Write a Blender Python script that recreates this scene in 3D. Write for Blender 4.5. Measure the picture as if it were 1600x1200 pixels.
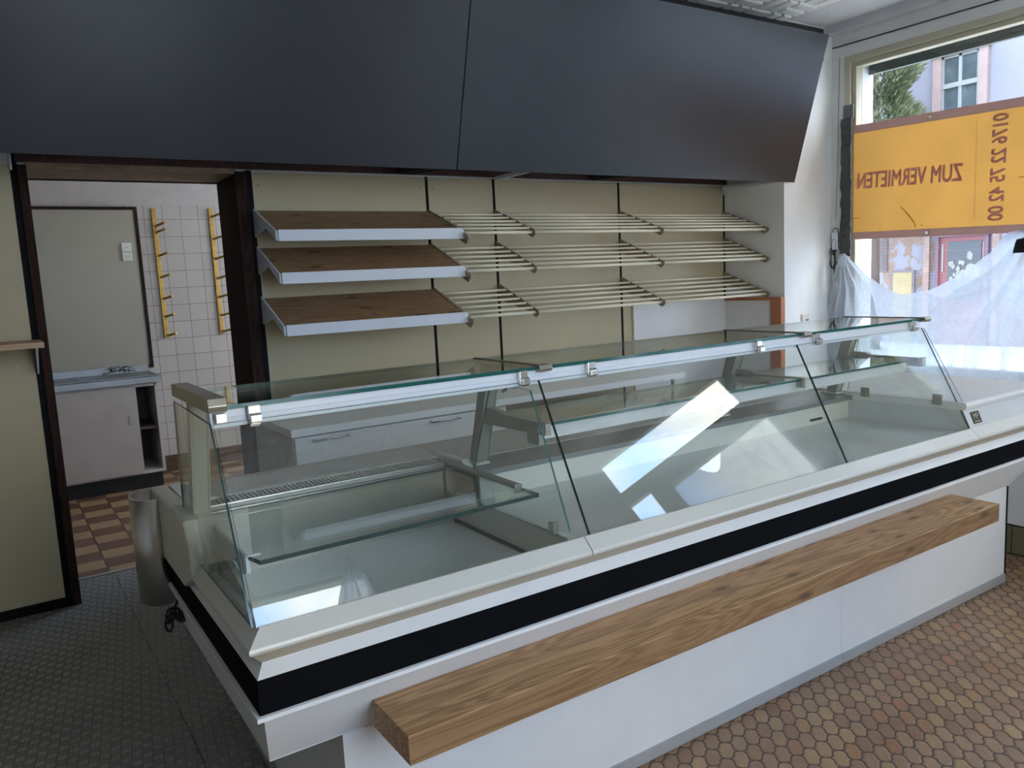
import bpy, bmesh, math, random
from mathutils import Vector, Matrix
random.seed(7)
sc = bpy.context.scene
for o in list(bpy.data.objects): bpy.data.objects.remove(o)

# ------------------------------------------------------------ camera
cam_d = bpy.data.cameras.new('camera'); cam = bpy.data.objects.new('camera', cam_d)
sc.collection.objects.link(cam); sc.camera = cam
cam_d.sensor_fit = 'HORIZONTAL'; cam_d.sensor_width = 36.0
cam_d.lens = 1233.885/1600*36.0; cam_d.clip_start = 0.05; cam_d.clip_end = 200
R = (Matrix.Rotation(math.radians(-33.11982523), 3, 'Z') @ Matrix.Rotation(math.radians(82.3764298), 3, 'X')
     @ Matrix.Rotation(math.radians(-2.85860325), 3, 'Z'))
M4 = R.to_4x4(); M4.translation = Vector((0, 0, 1.60)); cam.matrix_world = M4

# ------------------------------------------------------------ sky, exposure
SKY = 6.0
w = bpy.data.worlds.new('world'); sc.world = w; w.use_nodes = True
nt = w.node_tree; nt.nodes.clear()
out = nt.nodes.new('ShaderNodeOutputWorld'); bg = nt.nodes.new('ShaderNodeBackground')
tc = nt.nodes.new('ShaderNodeTexCoord'); nz = nt.nodes.new('ShaderNodeTexNoise'); cr = nt.nodes.new('ShaderNodeValToRGB')
nz.inputs['Scale'].default_value = 3.2; nz.inputs['Detail'].default_value = 5; nz.inputs['Roughness'].default_value = .55
cr.color_ramp.elements[0].position = .42; cr.color_ramp.elements[0].color = (.36, .60, 1.0, 1)
cr.color_ramp.elements[1].position = .60; cr.color_ramp.elements[1].color = (1.0, .955, .88, 1)
mpw = nt.nodes.new('ShaderNodeMapping'); mpw.inputs['Location'].default_value = (2.3, .7, 1.1)
nt.links.new(tc.outputs['Generated'], mpw.inputs['Vector']); nt.links.new(mpw.outputs['Vector'], nz.inputs['Vector']); nt.links.new(nz.outputs['Fac'], cr.inputs['Fac'])
nt.links.new(cr.outputs['Color'], bg.inputs['Color']); nt.links.new(bg.outputs['Background'], out.inputs['Surface'])
bg.inputs['Strength'].default_value = SKY
sc.view_settings.view_transform = 'Standard'; sc.view_settings.look = 'None'
sc.view_settings.gamma = 1.0; sc.view_settings.use_curve_mapping = False
sc.view_settings.exposure = 1.03
cy = sc.cycles
cy.use_denoising = True; cy.max_bounces = 14; cy.transparent_max_bounces = 40; cy.diffuse_bounces = 6
cy.glossy_bounces = 6; cy.transmission_bounces = 8; cy.caustics_reflective = False; cy.caustics_refractive = False
cy.sample_clamp_indirect = 6.0
def portal(name, loc, rot, sx, sy):
    l = bpy.data.lights.new(name, 'AREA'); l.shape = 'RECTANGLE'; l.size = sx; l.size_y = sy
    l.cycles.is_portal = True
    o = bpy.data.objects.new(name, l); sc.collection.objects.link(o); o.location = loc; o.rotation_euler = rot
    return o
H = math.pi/2
portal('daylight_opening', (6.2, 2.1, 1.95), (0, H, 0), 2.5, 3.6)
portal('daylight_opening', (1.26, -1.75, 1.87), (H, 0, 0), 1.52, 2.34)
portal('daylight_opening', (5.35, -0.95, 1.7), (H, 0, math.radians(45)), 1.6, 3.2)
portal('daylight_opening', (3.6, 6.2, 1.75), (0, H, 0), 1.4, 1.6)

# ------------------------------------------------------------ material helpers
def newmat(name):
    m = bpy.data.materials.new(name); m.use_nodes = True; m.node_tree.nodes.clear(); return m
class NB:
    def __init__(s, m): s.t = m.node_tree
    def n(s, typ, **k):
        x = s.t.nodes.new(typ)
        for a, b in k.items():
            setattr(x, a, b)
        return x
    def l(s, a, b): s.t.links.new(a, b)
    def val(s, sock, v):
        if isinstance(v, (int, float)): sock.default_value = v
        elif isinstance(v, tuple): sock.default_value = v
        else: s.l(v, sock)
    def math(s, op, a, b=None, c=None):
        x = s.n('ShaderNodeMath', operation=op); s.val(x.inputs[0], a)
        if b is not None: s.val(x.inputs[1], b)
        if c is not None: s.val(x.inputs[2], c)
        return x.outputs[0]
    def mix(s, f, a, b, blend='MIX'):
        x = s.n('ShaderNodeMix', data_type='RGBA', blend_type=blend)
        s.val(x.inputs[0], f)
        for i, v in ((6, a), (7, b)):
            s.val(x.inputs[i], v if not isinstance(v, tuple) or len(v) == 4 else v+(1,))
        return x.outputs[2]
    def coord(s, scale=(1, 1, 1), rot=(0, 0, 0)):
        c = s.n('ShaderNodeNewGeometry'); mp = s.n('ShaderNodeMapping')
        s.l(c.outputs['Position'], mp.inputs['Vector']); mp.inputs['Scale'].default_value = scale
        mp.inputs['Rotation'].default_value = rot; return mp.outputs['Vector']
    def noise(s, vec, scale, detail=3, rough=.5, dist=0.0):
        x = s.n('ShaderNodeTexNoise'); s.l(vec, x.inputs['Vector']); x.inputs['Scale'].default_value = scale
        x.inputs['Detail'].default_value = detail; x.inputs['Roughness'].default_value = rough
        x.inputs['Distortion'].default_value = dist; return x.outputs['Fac']
    def ramp(s, f, stops):
        x = s.n('ShaderNodeValToRGB'); s.l(f, x.inputs['Fac']); e = x.color_ramp.elements
        while len(e) < len(stops): e.new(.5)
        for i, (p, c) in enumerate(stops):
            e[i].position = p; e[i].color = c if len(c) == 4 else tuple(c)+(1,)
        return x.outputs['Color']
    def bump(s, h, strength=.3, dist=.002):
        x = s.n('ShaderNodeBump'); x.inputs['Strength'].default_value = strength
        x.inputs['Distance'].default_value = dist; s.l(h, x.inputs['Height']); return x.outputs['Normal']
    def princ(s, col, rough=.5, metal=0.0, normal=None, spec=None, **k):
        p = s.n('ShaderNodeBsdfPrincipled'); o = s.n('ShaderNodeOutputMaterial')
        s.val(p.inputs['Base Color'], col if not isinstance(col, tuple) or len(col) == 4 else col+(1,))
        s.val(p.inputs['Roughness'], rough); s.val(p.inputs['Metallic'], metal)
        if spec is not None: p.inputs['Specular IOR Level'].default_value = spec
        if normal is not None: s.l(normal, p.inputs['Normal'])
        s.l(p.outputs[0], o.inputs['Surface']); return p
MATS = {}
def simple(name, col, rough=.5, metal=0.0, var=.06, bump=0.0, scale=6.0, spec=None):
    """plain coating with faint uneven wear"""
    m = newmat(name); b = NB(m); v = b.coord()
    f = b.noise(v, scale, 4, .6)
    lo = tuple(max(0, c*(1-var)) for c in col); hi = tuple(min(1, c*(1+var)) for c in col)
    c = b.ramp(f, [(.3, lo), (.7, hi)])
    nrm = b.bump(b.noise(v, scale*22, 3), bump, .002) if bump else None
    b.princ(c, rough, metal, nrm, spec); MATS[name] = m; return m

white_lam = simple('white_laminate', (.74, .735, .72), .42, 0, .03)
white_paint = simple('white_wall_paint', (.78, .775, .75), .85, 0, .05, .15, 3)
ceil_m = simple('ceiling_white', (.88, .88, .86), .9, 0, .03)
cream_panel_m = simple('cream_panel', (.47, .405, .26), .5, 0, .05, 0, 1.4)
cream_pvc = simple('cream_plastic', (.62, .60, .50), .38, 0, .03)
rail_m = simple('ivory_rail', (.62, .605, .54), .32, 0, .02)
deck_m = simple('pale_display_deck', (.68, .675, .65), .25, 0, .03)
deckwhite_m = simple('deck_wall_cream', (.74, .71, .62), .4, 0, .03)
strip_m = simple('dark_ledge_strip', (.22, .22, .215), .18, 0, .03)
work_m = simple('worktop_greige', (.55, .52, .47), .38, 0, .03)
alu = simple('brushed_aluminium', (.62, .62, .61), .32, 1, .05)
kick_m = simple('kick_aluminium', (.42, .42, .425), .5, .25, .05)
steel = simple('stainless_steel', (.60, .57, .52), .34, 1, .05)
chrome = simple('chrome', (.75, .72, .68), .15, 1, .04)
nickel = simple('dull_nickel', (.46, .43, .36), .4, 1, .06)
black_m = simple('black_band_laminate', (.006, .006, .007), .7, 0, .2, 0, 6, .03)
hood_m = simple('anthracite_board', (.025, .029, .036), .35, 0, .12, .02, 1.5, .4)
hood_edge = simple('anthracite_edge', (.012, .012, .014), .6, 0, .1)
slot_m = simple('black_upright', (.008, .008, .009), .7, 0, .3, 0, 6, .12)
rod_m = simple('ivory_rod', (.86, .80, .62), .35, 0, .03)
brack_m = simple('bronze_bracket', (.34, .29, .20), .4, .6, .1)
shelfwhite = simple('shelf_front_white', (.70, .74, .80), .4, 0, .02)
dkgrey_m = simple('dark_grey_foil', (.055, .06, .06), .5, 0, .35, .6, 9)
frame_m = simple('olive_window_frame', (.52, .48, .355), .45, 0, .05)
orange_m = simple('orange_wood_edge', (.42, .155, .065), .45, 0, .12, 0, 20)
brass = simple('brass', (.50, .31, .085), .35, 1, .2, 0, 30)
rubber_black = simple('black_rubber', (.008, .008, .008), .5, 0, .2)
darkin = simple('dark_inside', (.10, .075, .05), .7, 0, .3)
sock_m = simple('socket_ivory', (.68, .66, .58), .4, 0, .02)
shutter_m = simple('grey_green_shutter', (.10, .125, .115), .5, 0, .08)
cable_m = simple('dark_cable', (.04, .04, .045), .5)
gold_m = simple('gold_letter', (.62, .45, .25), .35, .6)
concrete_m = simple('street_asphalt', (.48, .47, .45), .9, 0, .2)
lime_wall = simple('outer_reveal_paint', (.62, .64, .66), .8)

def wood(name, c0, c1, axis='x', rough=.45, knots=True, plank=None, fine=1.0, vert=False, contrast=1.0, spec=None):
    """oak-like board: long grain streaks, cathedral rings, a few dark knots, plank seams"""
    m = newmat(name); b = NB(m)
    if axis == 'x': s1 = (1.0, 11, 11)
    elif axis == 'y': s1 = (11, 1.0, 11)
    else: s1 = (11, 11, 1.0)
    v = b.coord(s1); raw = b.coord()
    big = b.noise(v, 1.1*fine, 2, .5, .35)
    rings = b.math('SINE', b.math('MULTIPLY', big, 75.0))
    streak = b.noise(b.coord(tuple(k*(6 if k > 2 else .8) for k in s1)), 2.0*fine, 4, .65)
    f = b.math('ADD', b.math('MULTIPLY', rings, .20*contrast), b.math('MULTIPLY', streak, 1.0))
    c = b.ramp(f, [(.25, c0), (.75, c1)])
    if plank:
        sep = b.n('ShaderNodeSeparateXYZ'); b.l(raw, sep.inputs[0])
        q = sep.outputs['Y' if axis == 'x' else 'X']
        u = b.math('DIVIDE', b.math('SUBTRACT', q, plank[1]), plank[0])
        cell = b.math('FLOOR', u)
        wn = b.n('ShaderNodeTexWhiteNoise', noise_dimensions='1D'); b.l(cell, wn.inputs['W'])
        tint = b.ramp(wn.outputs['Value'], [(0, (.80, .76, .72)), (1, (1.08, 1.05, 1.0))])
        c = b.mix(1.0, c, tint, 'MULTIPLY')
        fr = b.math('FRACT', u); e = b.math('LESS_THAN', fr, .012)
        c = b.mix(b.math('MULTIPLY', e, .55), c, (.12, .06, .03))
    if knots:
        sp = b.n('ShaderNodeSeparateXYZ'); b.l(raw, sp.inputs[0]); cbn = b.n('ShaderNodeCombineXYZ')
        b.l(b.math('MULTIPLY', sp.outputs['X'], 3.6), cbn.inputs[0]); b.l(b.math('MULTIPLY', b.math('SUBTRACT', sp.outputs['Y'], sp.outputs['Z']), 11.0), cbn.inputs[1])
        vo = b.n('ShaderNodeTexVoronoi', feature='F1', voronoi_dimensions='2D'); b.l(cbn.outputs[0], vo.inputs['Vector'])
        vo.inputs['Scale'].default_value = 1.0; vo.inputs['Randomness'].default_value = 1
        sel = b.math('GREATER_THAN', b.n('ShaderNodeSeparateColor').outputs[0], .5); sc_ = sel.node.inputs[0].links[0].from_node; b.l(vo.outputs['Color'], sc_.inputs[0])
        k = b.ramp(b.math('ADD', vo.outputs['Distance'], b.math('MULTIPLY', streak, .16)), [(.13, (1, 1, 1)), (.26, (0, 0, 0))])
        c = b.mix(b.math('MULTIPLY', b.math('MULTIPLY', k, .8), sel), c, (.075, .035, .015))
    b.princ(c, rough, 0, b.bump(streak, .06, .001), spec); MATS[name] = m; return m
oak = wood('oak_ledge', (.33, .18, .078), (.60, .37, .18), 'x', .42, True, (.111, 1.545))
oak_shelf = wood('dark_oak_decor', (.23, .135, .065), (.40, .255, .135), 'x', .5, True, None, 1.2)
beech = wood('pale_shelf_wood', (.42, .27, .155), (.52, .35, .21), 'x', .5, False)
mahog = wood('mahogany_strip', (.028, .008, .006), (.085, .022, .014), 'z', .45, False, None, 3, contrast=1.6)
mahog_v = wood('dark_brown_frame', (.022, .012, .010), (.045, .024, .018), 'z', .8, False, spec=.12)
lintel_m = simple('brown_lintel', (.30, .20, .125), .6, 0, .25, .1, 12)

def pane_mat(name, tint, extra=0.0, dirt=0.0):
    """clear glass: straight see-through plus mirror reflection that grows at grazing angles"""
    m = newmat(name); b = NB(m)
    lw = b.n('ShaderNodeLayerWeight'); lw.inputs['Blend'].default_value = .5
    fac = b.math('ADD', b.math('MULTIPLY', b.math('POWER', lw.outputs['Facing'], 5.0), .90), .046+extra)
    tr = b.n('ShaderNodeBsdfTransparent'); tr.inputs['Color'].default_value = tint+(1,)
    gl = b.n('ShaderNodeBsdfGlossy'); gl.inputs['Roughness'].default_value = 0.0; gl.inputs['Color'].default_value = (1, 1, 1, 1)
    mx = b.n('ShaderNodeMixShader'); b.l(fac, mx.inputs[0]); b.l(tr.outputs[0], mx.inputs[1]); b.l(gl.outputs[0], mx.inputs[2])
    o = b.n('ShaderNodeOutputMaterial'); b.l(mx.outputs[0], o.inputs['Surface']); return m
glass_clear = pane_mat('clear_pane', (.965, .985, .975))
glass_shelf = pane_mat('green_tinted_glass', (.91, .95, .93), .01)
glass_top = pane_mat('smoky_top_glass', (.91, .945, .925), .01)
glass_win = pane_mat('window_glass', (.97, .98, .97))
def edge_mat(name, col):
    m = newmat(name); b = NB(m); f = b.noise(b.coord(), 30, 2)
    b.princ(b.ramp(f, [(.3, tuple(c*.85 for c in col)), (.7, col)]), .12, 0, None); return m
edge_green = edge_mat('green_glass_edge', (.012, .11, .09))
edge_dark = edge_mat('dark_glass_edge', (.02, .06, .055))
edge_pale = edge_mat('pale_glass_edge', (.10, .16, .15))

# ogee mosaic floor
def mosaic():
    m = newmat('ogee_mosaic_tiles'); b = NB(m); v = b.coord()
    sep = b.n('ShaderNodeSeparateXYZ'); b.l(v, sep.inputs[0])
    S = 1/.064
    x = b.math('MULTIPLY', sep.outputs['X'], S); y = b.math('MULTIPLY', sep.outputs['Y'], S)
    TW = math.pi*2
    u = b.math('ADD', x, b.math('MULTIPLY', b.math('SINE', b.math('MULTIPLY', y, TW)), .13))
    q = b.math('ADD', y, b.math('MULTIPLY', b.math('SINE', b.math('MULTIPLY', x, TW)), .13))
    fu = b.math('ABSOLUTE', b.math('SUBTRACT', b.math('FRACT', u), .5)); fv = b.math('ABSOLUTE', b.math('SUBTRACT', b.math('FRACT', q), .5))
    mxx = b.math('MAXIMUM', fu, fv)
    cb = b.n('ShaderNodeCombineXYZ'); b.l(b.math('FLOOR', u), cb.inputs[0]); b.l(b.math('FLOOR', q), cb.inputs[1])
    wn = b.n('ShaderNodeTexWhiteNoise', noise_dimensions='2D'); b.l(cb.outputs[0], wn.inputs['Vector'])
    c = b.ramp(wn.outputs['Value'], [(0, (.22, .115, .063)), (.25, (.28, .165, .095)), (.5, (.305, .19, .115)), (.72, (.35, .23, .125)), (.88, (.42, .28, .135)), (1, (.31, .12, .06))])
    blot = b.noise(v, 14, 4, .6); c = b.mix(.35, c, b.ramp(blot, [(.3, (.20, .12, .07)), (.7, (.44, .285, .165))]))
    g = b.ramp(mxx, [(.425, (0, 0, 0)), (.465, (1, 1, 1))])
    c = b.mix(g, c, (.085, .055, .040))
    hh = b.ramp(mxx, [(.33, (1, 1, 1)), (.49, (0, 0, 0))])
    b.princ(c, b.math('ADD', b.math('MULTIPLY', blot, .25), .30), 0, b.bump(hh, .5, .004)); return m
tile_floor = mosaic()

def checker_mat():
    m = newmat('checker_plate_rubber'); b = NB(m); v = b.coord((1, 1, 1), (0, 0, math.radians(8)))
    sep = b.n('ShaderNodeSeparateXYZ'); b.l(v, sep.inputs[0])
    S = 1/.034
    x = b.math('MULTIPLY', sep.outputs['X'], S); y = b.math('MULTIPLY', sep.outputs['Y'], S)
    par = b.math('MODULO', b.math('ADD', b.math('FLOOR', x), b.math('FLOOR', y)), 2.0); par = b.math('ABSOLUTE', par)
    fx = b.math('FRACT', x); fy = b.math('FRACT', y)
    rx = b.math('SINE', b.math('MULTIPLY', fx, 2*math.pi*5)); ry = b.math('SINE', b.math('MULTIPLY', fy, 2*math.pi*5))
    mixr = b.math('ADD', b.math('MULTIPLY', rx, par), b.math('MULTIPLY', ry, b.math('SUBTRACT', 1.0, par)))
    edge = b.math('MAXIMUM', b.math('ABSOLUTE', b.math('SUBTRACT', fx, .5)), b.math('ABSOLUTE', b.math('SUBTRACT', fy, .5)))
    inside = b.math('LESS_THAN', edge, .42)
    hgt = b.math('MULTIPLY', b.math('MULTIPLY', b.math('ADD', b.math('MULTIPLY', mixr, .5), .5), inside), b.math('ADD', b.math('MULTIPLY', par, .7), .3))
    dirt = b.noise(b.coord(), 2.2, 5, .6)
    base = b.ramp(dirt, [(.3, (.085, .081, .068)), (.7, (.15, .142, .12))])
    c = b.mix(b.math('MULTIPLY', hgt, .9), base, (.50, .48, .42))
    b.princ(c, .5, 0, b.bump(hgt, .8, .004)); return m
mat_rubber = checker_mat()

def backroom_floor():
    m = newmat('brown_tan_floor_tiles'); b = NB(m); v = b.coord()
    sep = b.n('ShaderNodeSeparateXYZ'); b.l(v, sep.inputs[0])
    x = b.math('DIVIDE', b.math('SUBTRACT', sep.outputs['X'], .02), .20); y = b.math('DIVIDE', sep.outputs['Y'], .185)
    par = b.math('ABSOLUTE', b.math('MODULO', b.math('ADD', b.math('FLOOR', x), b.math('FLOOR', y)), 2.0))
    ns = b.noise(b.coord((3, 9, 3)), 7, 4, .6)
    c1 = b.ramp(ns, [(.3, (.10, .038, .020)), (.7, (.17, .08, .042))]); c2 = b.ramp(ns, [(.3, (.27, .165, .075)), (.7, (.37, .235, .115))])
    c = b.mix(par, c1, c2)
    fx = b.math('ABSOLUTE', b.math('SUBTRACT', b.math('FRACT', x), .5)); fy = b.math('ABSOLUTE', b.math('SUBTRACT', b.math('FRACT', y), .5))
    g = b.math('MAXIMUM', b.math('GREATER_THAN', fx, .48), b.math('GREATER_THAN', fy, .485))
    c = b.mix(g, c, (.03, .018, .012)); b.princ(c, .4); return m
br_floor = backroom_floor()

def wall_tiles(name, ax, s, ox, col, grout, gw=.012, yoff=0.0):
    m = newmat(name); b = NB(m); v = b.coord(); sep = b.n('ShaderNodeSeparateXYZ'); b.l(v, sep.inputs[0])
    x = b.math('DIVIDE', b.math('SUBTRACT', sep.outputs[ax], ox), s[0]); y = b.math('DIVIDE', b.math('SUBTRACT', sep.outputs['Z'], yoff), s[1])
    fx = b.math('ABSOLUTE', b.math('SUBTRACT', b.math('FRACT', x), .5)); fy = b.math('ABSOLUTE', b.math('SUBTRACT', b.math('FRACT', y), .5))
    g = b.math('MAXIMUM', b.math('GREATER_THAN', fx, .5-gw), b.math('GREATER_THAN', fy, .5-gw))
    cb = b.n('ShaderNodeCombineXYZ'); b.l(b.math('FLOOR', x), cb.inputs[0]); b.l(b.math('FLOOR', y), cb.inputs[1])
    wn = b.n('ShaderNodeTexWhiteNoise', noise_dimensions='2D'); b.l(cb.outputs[0], wn.inputs['Vector'])
    c = b.mix(wn.outputs['Value'], col, tuple(k*.93 for k in col)); c = b.mix(g, c, grout)
    b.princ(c, .25, 0, b.bump(b.math('SUBTRACT', 1.0, g), .3, .002)); return m
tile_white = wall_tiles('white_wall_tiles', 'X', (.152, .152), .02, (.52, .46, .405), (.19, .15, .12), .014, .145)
tile_tan = wall_tiles('tan_plinth_tiles', 'Y', (.075, .16), .02, (.20, .175, .10), (.02, .02, .015), .03, 0)

def plastic():
    m = newmat('thin_white_film'); b = NB(m)
    f = b.noise(b.coord((1, 1, 2)), 5, 4, .6, .8); f2 = b.noise(b.coord((1, 2.2, 1.2)), 9, 5, .7, 1.5)
    tl = b.n('ShaderNodeBsdfTranslucent'); tl.inputs['Color'].default_value = (.37, .405, .46, 1)
    df = b.n('ShaderNodeBsdfDiffuse'); df.inputs['Color'].default_value = (.70, .72, .76, 1)
    tr = b.n('ShaderNodeBsdfTransparent'); tr.inputs['Color'].default_value = (.90, .93, .98, 1)
    gl = b.n('ShaderNodeBsdfGlossy'); gl.inputs['Roughness'].default_value = .18
    lw = b.n('ShaderNodeLayerWeight'); lw.inputs['Blend'].default_value = .5
    nrm = b.bump(f2, .5, .02)
    for x in (tl, df, gl, lw): b.l(nrm, x.inputs['Normal'])
    a = b.n('ShaderNodeMixShader'); a.inputs[0].default_value = .35; b.l(tl.outputs[0], a.inputs[1]); b.l(df.outputs[0], a.inputs[2])
    clear = b.math('SUBTRACT', b.math('ADD', b.math('MULTIPLY', f, .30), .24), b.math('MULTIPLY', lw.outputs['Facing'], .75)); clear.node.use_clamp = True
    c = b.n('ShaderNodeMixShader'); b.l(clear, c.inputs[0]); b.l(a.outputs[0], c.inputs[1]); b.l(tr.outputs[0], c.inputs[2])
    d = b.n('ShaderNodeMixShader'); d.inputs[0].default_value = .10; b.l(c.outputs[0], d.inputs[1]); b.l(gl.outputs[0], d.inputs[2])
    o = b.n('ShaderNodeOutputMaterial'); b.l(d.outputs[0], o.inputs['Surface']); return m
film = plastic()

def banner_mat(name, col, trans=.5):
    m = newmat(name); b = NB(m); f = b.noise(b.coord((1, 1, 1)), 3, 4, .6)
    c = b.ramp(f, [(.3, tuple(k*.92 for k in col)), (.7, col)])
    tl = b.n('ShaderNodeBsdfTranslucent'); df = b.n('ShaderNodeBsdfDiffuse'); b.l(c, tl.inputs['Color']); b.l(c, df.inputs['Color'])
    a = b.n('ShaderNodeMixShader'); a.inputs[0].default_value = 1-trans; b.l(tl.outputs[0], a.inputs[1]); b.l(df.outputs[0], a.inputs[2])
    o = b.n('ShaderNodeOutputMaterial'); b.l(a.outputs[0], o.inputs['Surface']); return m
ban_y = banner_mat('yellow_vinyl', (.80, .57, .25)); ban_b = banner_mat('mauve_hem', (.50, .36, .32)); ban_t = banner_mat('red_print', (1.0, .60, .44), .5)
ban_r = banner_mat('rust_stain', (.75, .36, .06), .4)

def facade_mat():
    m = newmat('lilac_render_with_peeling'); b = NB(m); v = b.coord(); sep = b.n('ShaderNodeSeparateXYZ'); b.l(v, sep.inputs[0])
    n1 = b.noise(v, 1.1, 5, .6, .5)
    c = b.ramp(n1, [(.3, (.135, .133, .165)), (.7, (.155, .150, .172))])
    low = b.math('LESS_THAN', b.math('ADD', sep.outputs['Z'], b.math('MULTIPLY', n1, 1.1)), 3.0)
    n2 = b.noise(v, 1.7, 5, .65, .3)
    pe = b.ramp(n2, [(.50, (0, 0, 0)), (.52, (1, 1, 1))])
    c2 = b.ramp(b.noise(v, 4, 4), [(.3, (.115, .072, .055)), (.7, (.155, .108, .088))])
    c = b.mix(b.math('MULTIPLY', pe, low), c, c2)
    b.princ(c, .85); return m

facade_m = facade_mat()
pinkframe = simple('pink_window_surround', (.20, .145, .135), .8)
facwin = simple('facade_pane', (.055, .07, .075), .1, 0, .3, 0, 2)
whiteframe = simple('weathered_white_frame', (.17, .18, .175), .6)
purple_m = simple('purple_paint', (.085, .045, .065), .6)
red_m = simple('faded_red_door', (.14, .04, .045), .6)
poster_dark = simple('poster_black', (.035, .038, .045), .5); poster_light = simple('poster_cream', (.16, .16, .14), .6)
ochre_m = simple('ochre_board', (.20, .155, .075), .7); greybase = simple('grey_plinth', (.10, .09, .10), .8)
trunk_m = simple('bark', (.06, .04, .03), .9)
leaf_m = newmat('conifer_needles'); _b = NB(leaf_m)
_b.princ(_b.ramp(_b.noise(_b.coord(), 5, 3), [(.3, (.03, .042, .018)), (.7, (.115, .125, .05))]), .7)

# ------------------------------------------------------------ geometry helpers
class MB:
    def __init__(s): s.bm = bmesh.new(); s.mats = []
    def mi(s, m):
        if m is None: return 0
        if m not in s.mats: s.mats.append(m)
        return s.mats.index(m)
    def face(s, pts, m=None):
        vs = [s.bm.verts.new(p) for p in pts]; f = s.bm.faces.new(vs); f.material_index = s.mi(m); return f
    def hexa(s, P, m=None):
        vs = [s.bm.verts.new(p) for p in P]
        for q in ((0, 3, 2, 1), (4, 5, 6, 7), (0, 1, 5, 4), (1, 2, 6, 5), (2, 3, 7, 6), (3, 0, 4, 7)):
            f = s.bm.faces.new([vs[i] for i in q]); f.material_index = s.mi(m)
        return s
    def box(s, x0, x1, y0, y1, z0, z1, m=None):
        return s.hexa([(x0, y0, z0), (x1, y0, z0), (x1, y1, z0), (x0, y1, z0), (x0, y0, z1), (x1, y0, z1), (x1, y1, z1), (x0, y1, z1)], m)
    def obox(s, c, ux, uy, uz, hx, hy, hz, m=None):
        c = Vector(c); ux, uy, uz = Vector(ux).normalized(), Vector(uy).normalized(), Vector(uz).normalized()
        P = []
        for k in (-1, 1):
            for a, b in ((-1, -1), (1, -1), (1, 1), (-1, 1)): P.append(c+ux*hx*a+uy*hy*b+uz*hz*k)
        return s.hexa(P, m)
    def prism(s, poly, ax, a, b, m=None, me=None):
        """poly in the two other axes (ordered), extruded from a to b along ax"""
        def P(p, t):
            return {'x': (t, p[0], p[1]), 'y': (p[0], t, p[1]), 'z': (p[0], p[1], t)}[ax]
        A = [s.bm.verts.new(P(p, a)) for p in poly]; B = [s.bm.verts.new(P(p, b)) for p in poly]
        f = s.bm.faces.new(A); f.material_index = s.mi(m); f = s.bm.faces.new(B[::-1]); f.material_index = s.mi(m)
        n = len(poly)
        for i in range(n):
            f = s.bm.faces.new((A[i], B[i], B[(i+1) % n], A[(i+1) % n])); f.material_index = s.mi(me if me else m)
        return s
    def tube(s, pts, r, seg=8, m=None, caps=True, closed=False):
        pts = [Vector(p) for p in pts]; rings = []; n = len(pts)
        for i, p in enumerate(pts):
            if closed: d = pts[(i+1) % n]-pts[i-1]
            else: d = pts[min(i+1, n-1)]-pts[max(i-1, 0)]
            d.normalize(); up = Vector((0, 0, 1)) if abs(d.z) < .9 else Vector((1, 0, 0))
            a = d.cross(up).normalized(); b = d.cross(a)
            rr = r[i] if isinstance(r, (list, tuple)) else r
            rings.append([s.bm.verts.new(p+a*rr*math.cos(t*2*math.pi/seg)+b*rr*math.sin(t*2*math.pi/seg)) for t in range(seg)])
        k = s.mi(m)
        rng = range(n) if closed else range(n-1)
        for i in rng:
            A, B = rings[i], rings[(i+1) % n]
            for t in range(seg):
                f = s.bm.faces.new((A[t], A[(t+1) % seg], B[(t+1) % seg], B[t])); f.material_index = k; f.smooth = True
        if caps and not closed:
            s.bm.faces.new(rings[0][::-1]).material_index = k; s.bm.faces.new(rings[-1]).material_index = k
        return s
    def disc(s, c, n, r, t, seg=16, m=None):
        c = Vector(c); n = Vector(n).normalized(); return s.tube([c, c+n*t], r, seg, m)
    def build(s, name, mat=None, parent=None, bevel=0.0, loc=None, fixn=True):
        if fixn: bmesh.ops.recalc_face_normals(s.bm, faces=s.bm.faces)
        me = bpy.data.meshes.new(name)
        off = parent_loc(parent) if parent else (Vector(loc) if loc else Vector((0, 0, 0)))
        for v in s.bm.verts: v.co -= off
        s.bm.to_mesh(me); s.bm.free()
        o = bpy.data.objects.new(name, me); sc.collection.objects.link(o)
        if s.mats and s.mats[0] is not None:
            for m in s.mats: me.materials.append(m)
        else: me.materials.append(mat)
        if parent: o.parent = parent
        else: o.location = off
        if bevel:
            b = o.modifiers.new('bevel', 'BEVEL'); b.width = bevel; b.segments = 2; b.limit_method = 'ANGLE'; b.angle_limit = math.radians(40)
        return o
def parent_loc(p):
    v = Vector(p.location)
    if p.parent: v += parent_loc(p.parent)
    return v
def thing(name, loc, label, cat, group=None):
    o = bpy.data.objects.new(name, None); sc.collection.objects.link(o); o.location = loc; o.empty_display_size = .1
    o['label'] = label; o['category'] = cat
    if group: o['group'] = group
    return o
def tag(o, label, cat, group=None):
    o['label'] = label; o['category'] = cat
    if group: o['group'] = group
    return o
def struct(o, label=None):
    o['kind'] = 'structure'
    if label: o['label'] = label
    return o
def bx(name, x0, x1, y0, y1, z0, z1, mat, parent=None, bevel=0.0):
    loc = None if parent else ((x0+x1)/2, (y0+y1)/2, z0)
    return MB().box(x0, x1, y0, y1, z0, z1).build(name, mat, parent, bevel, loc)
def relabel(o, t): o['label'] = t; return o

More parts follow.
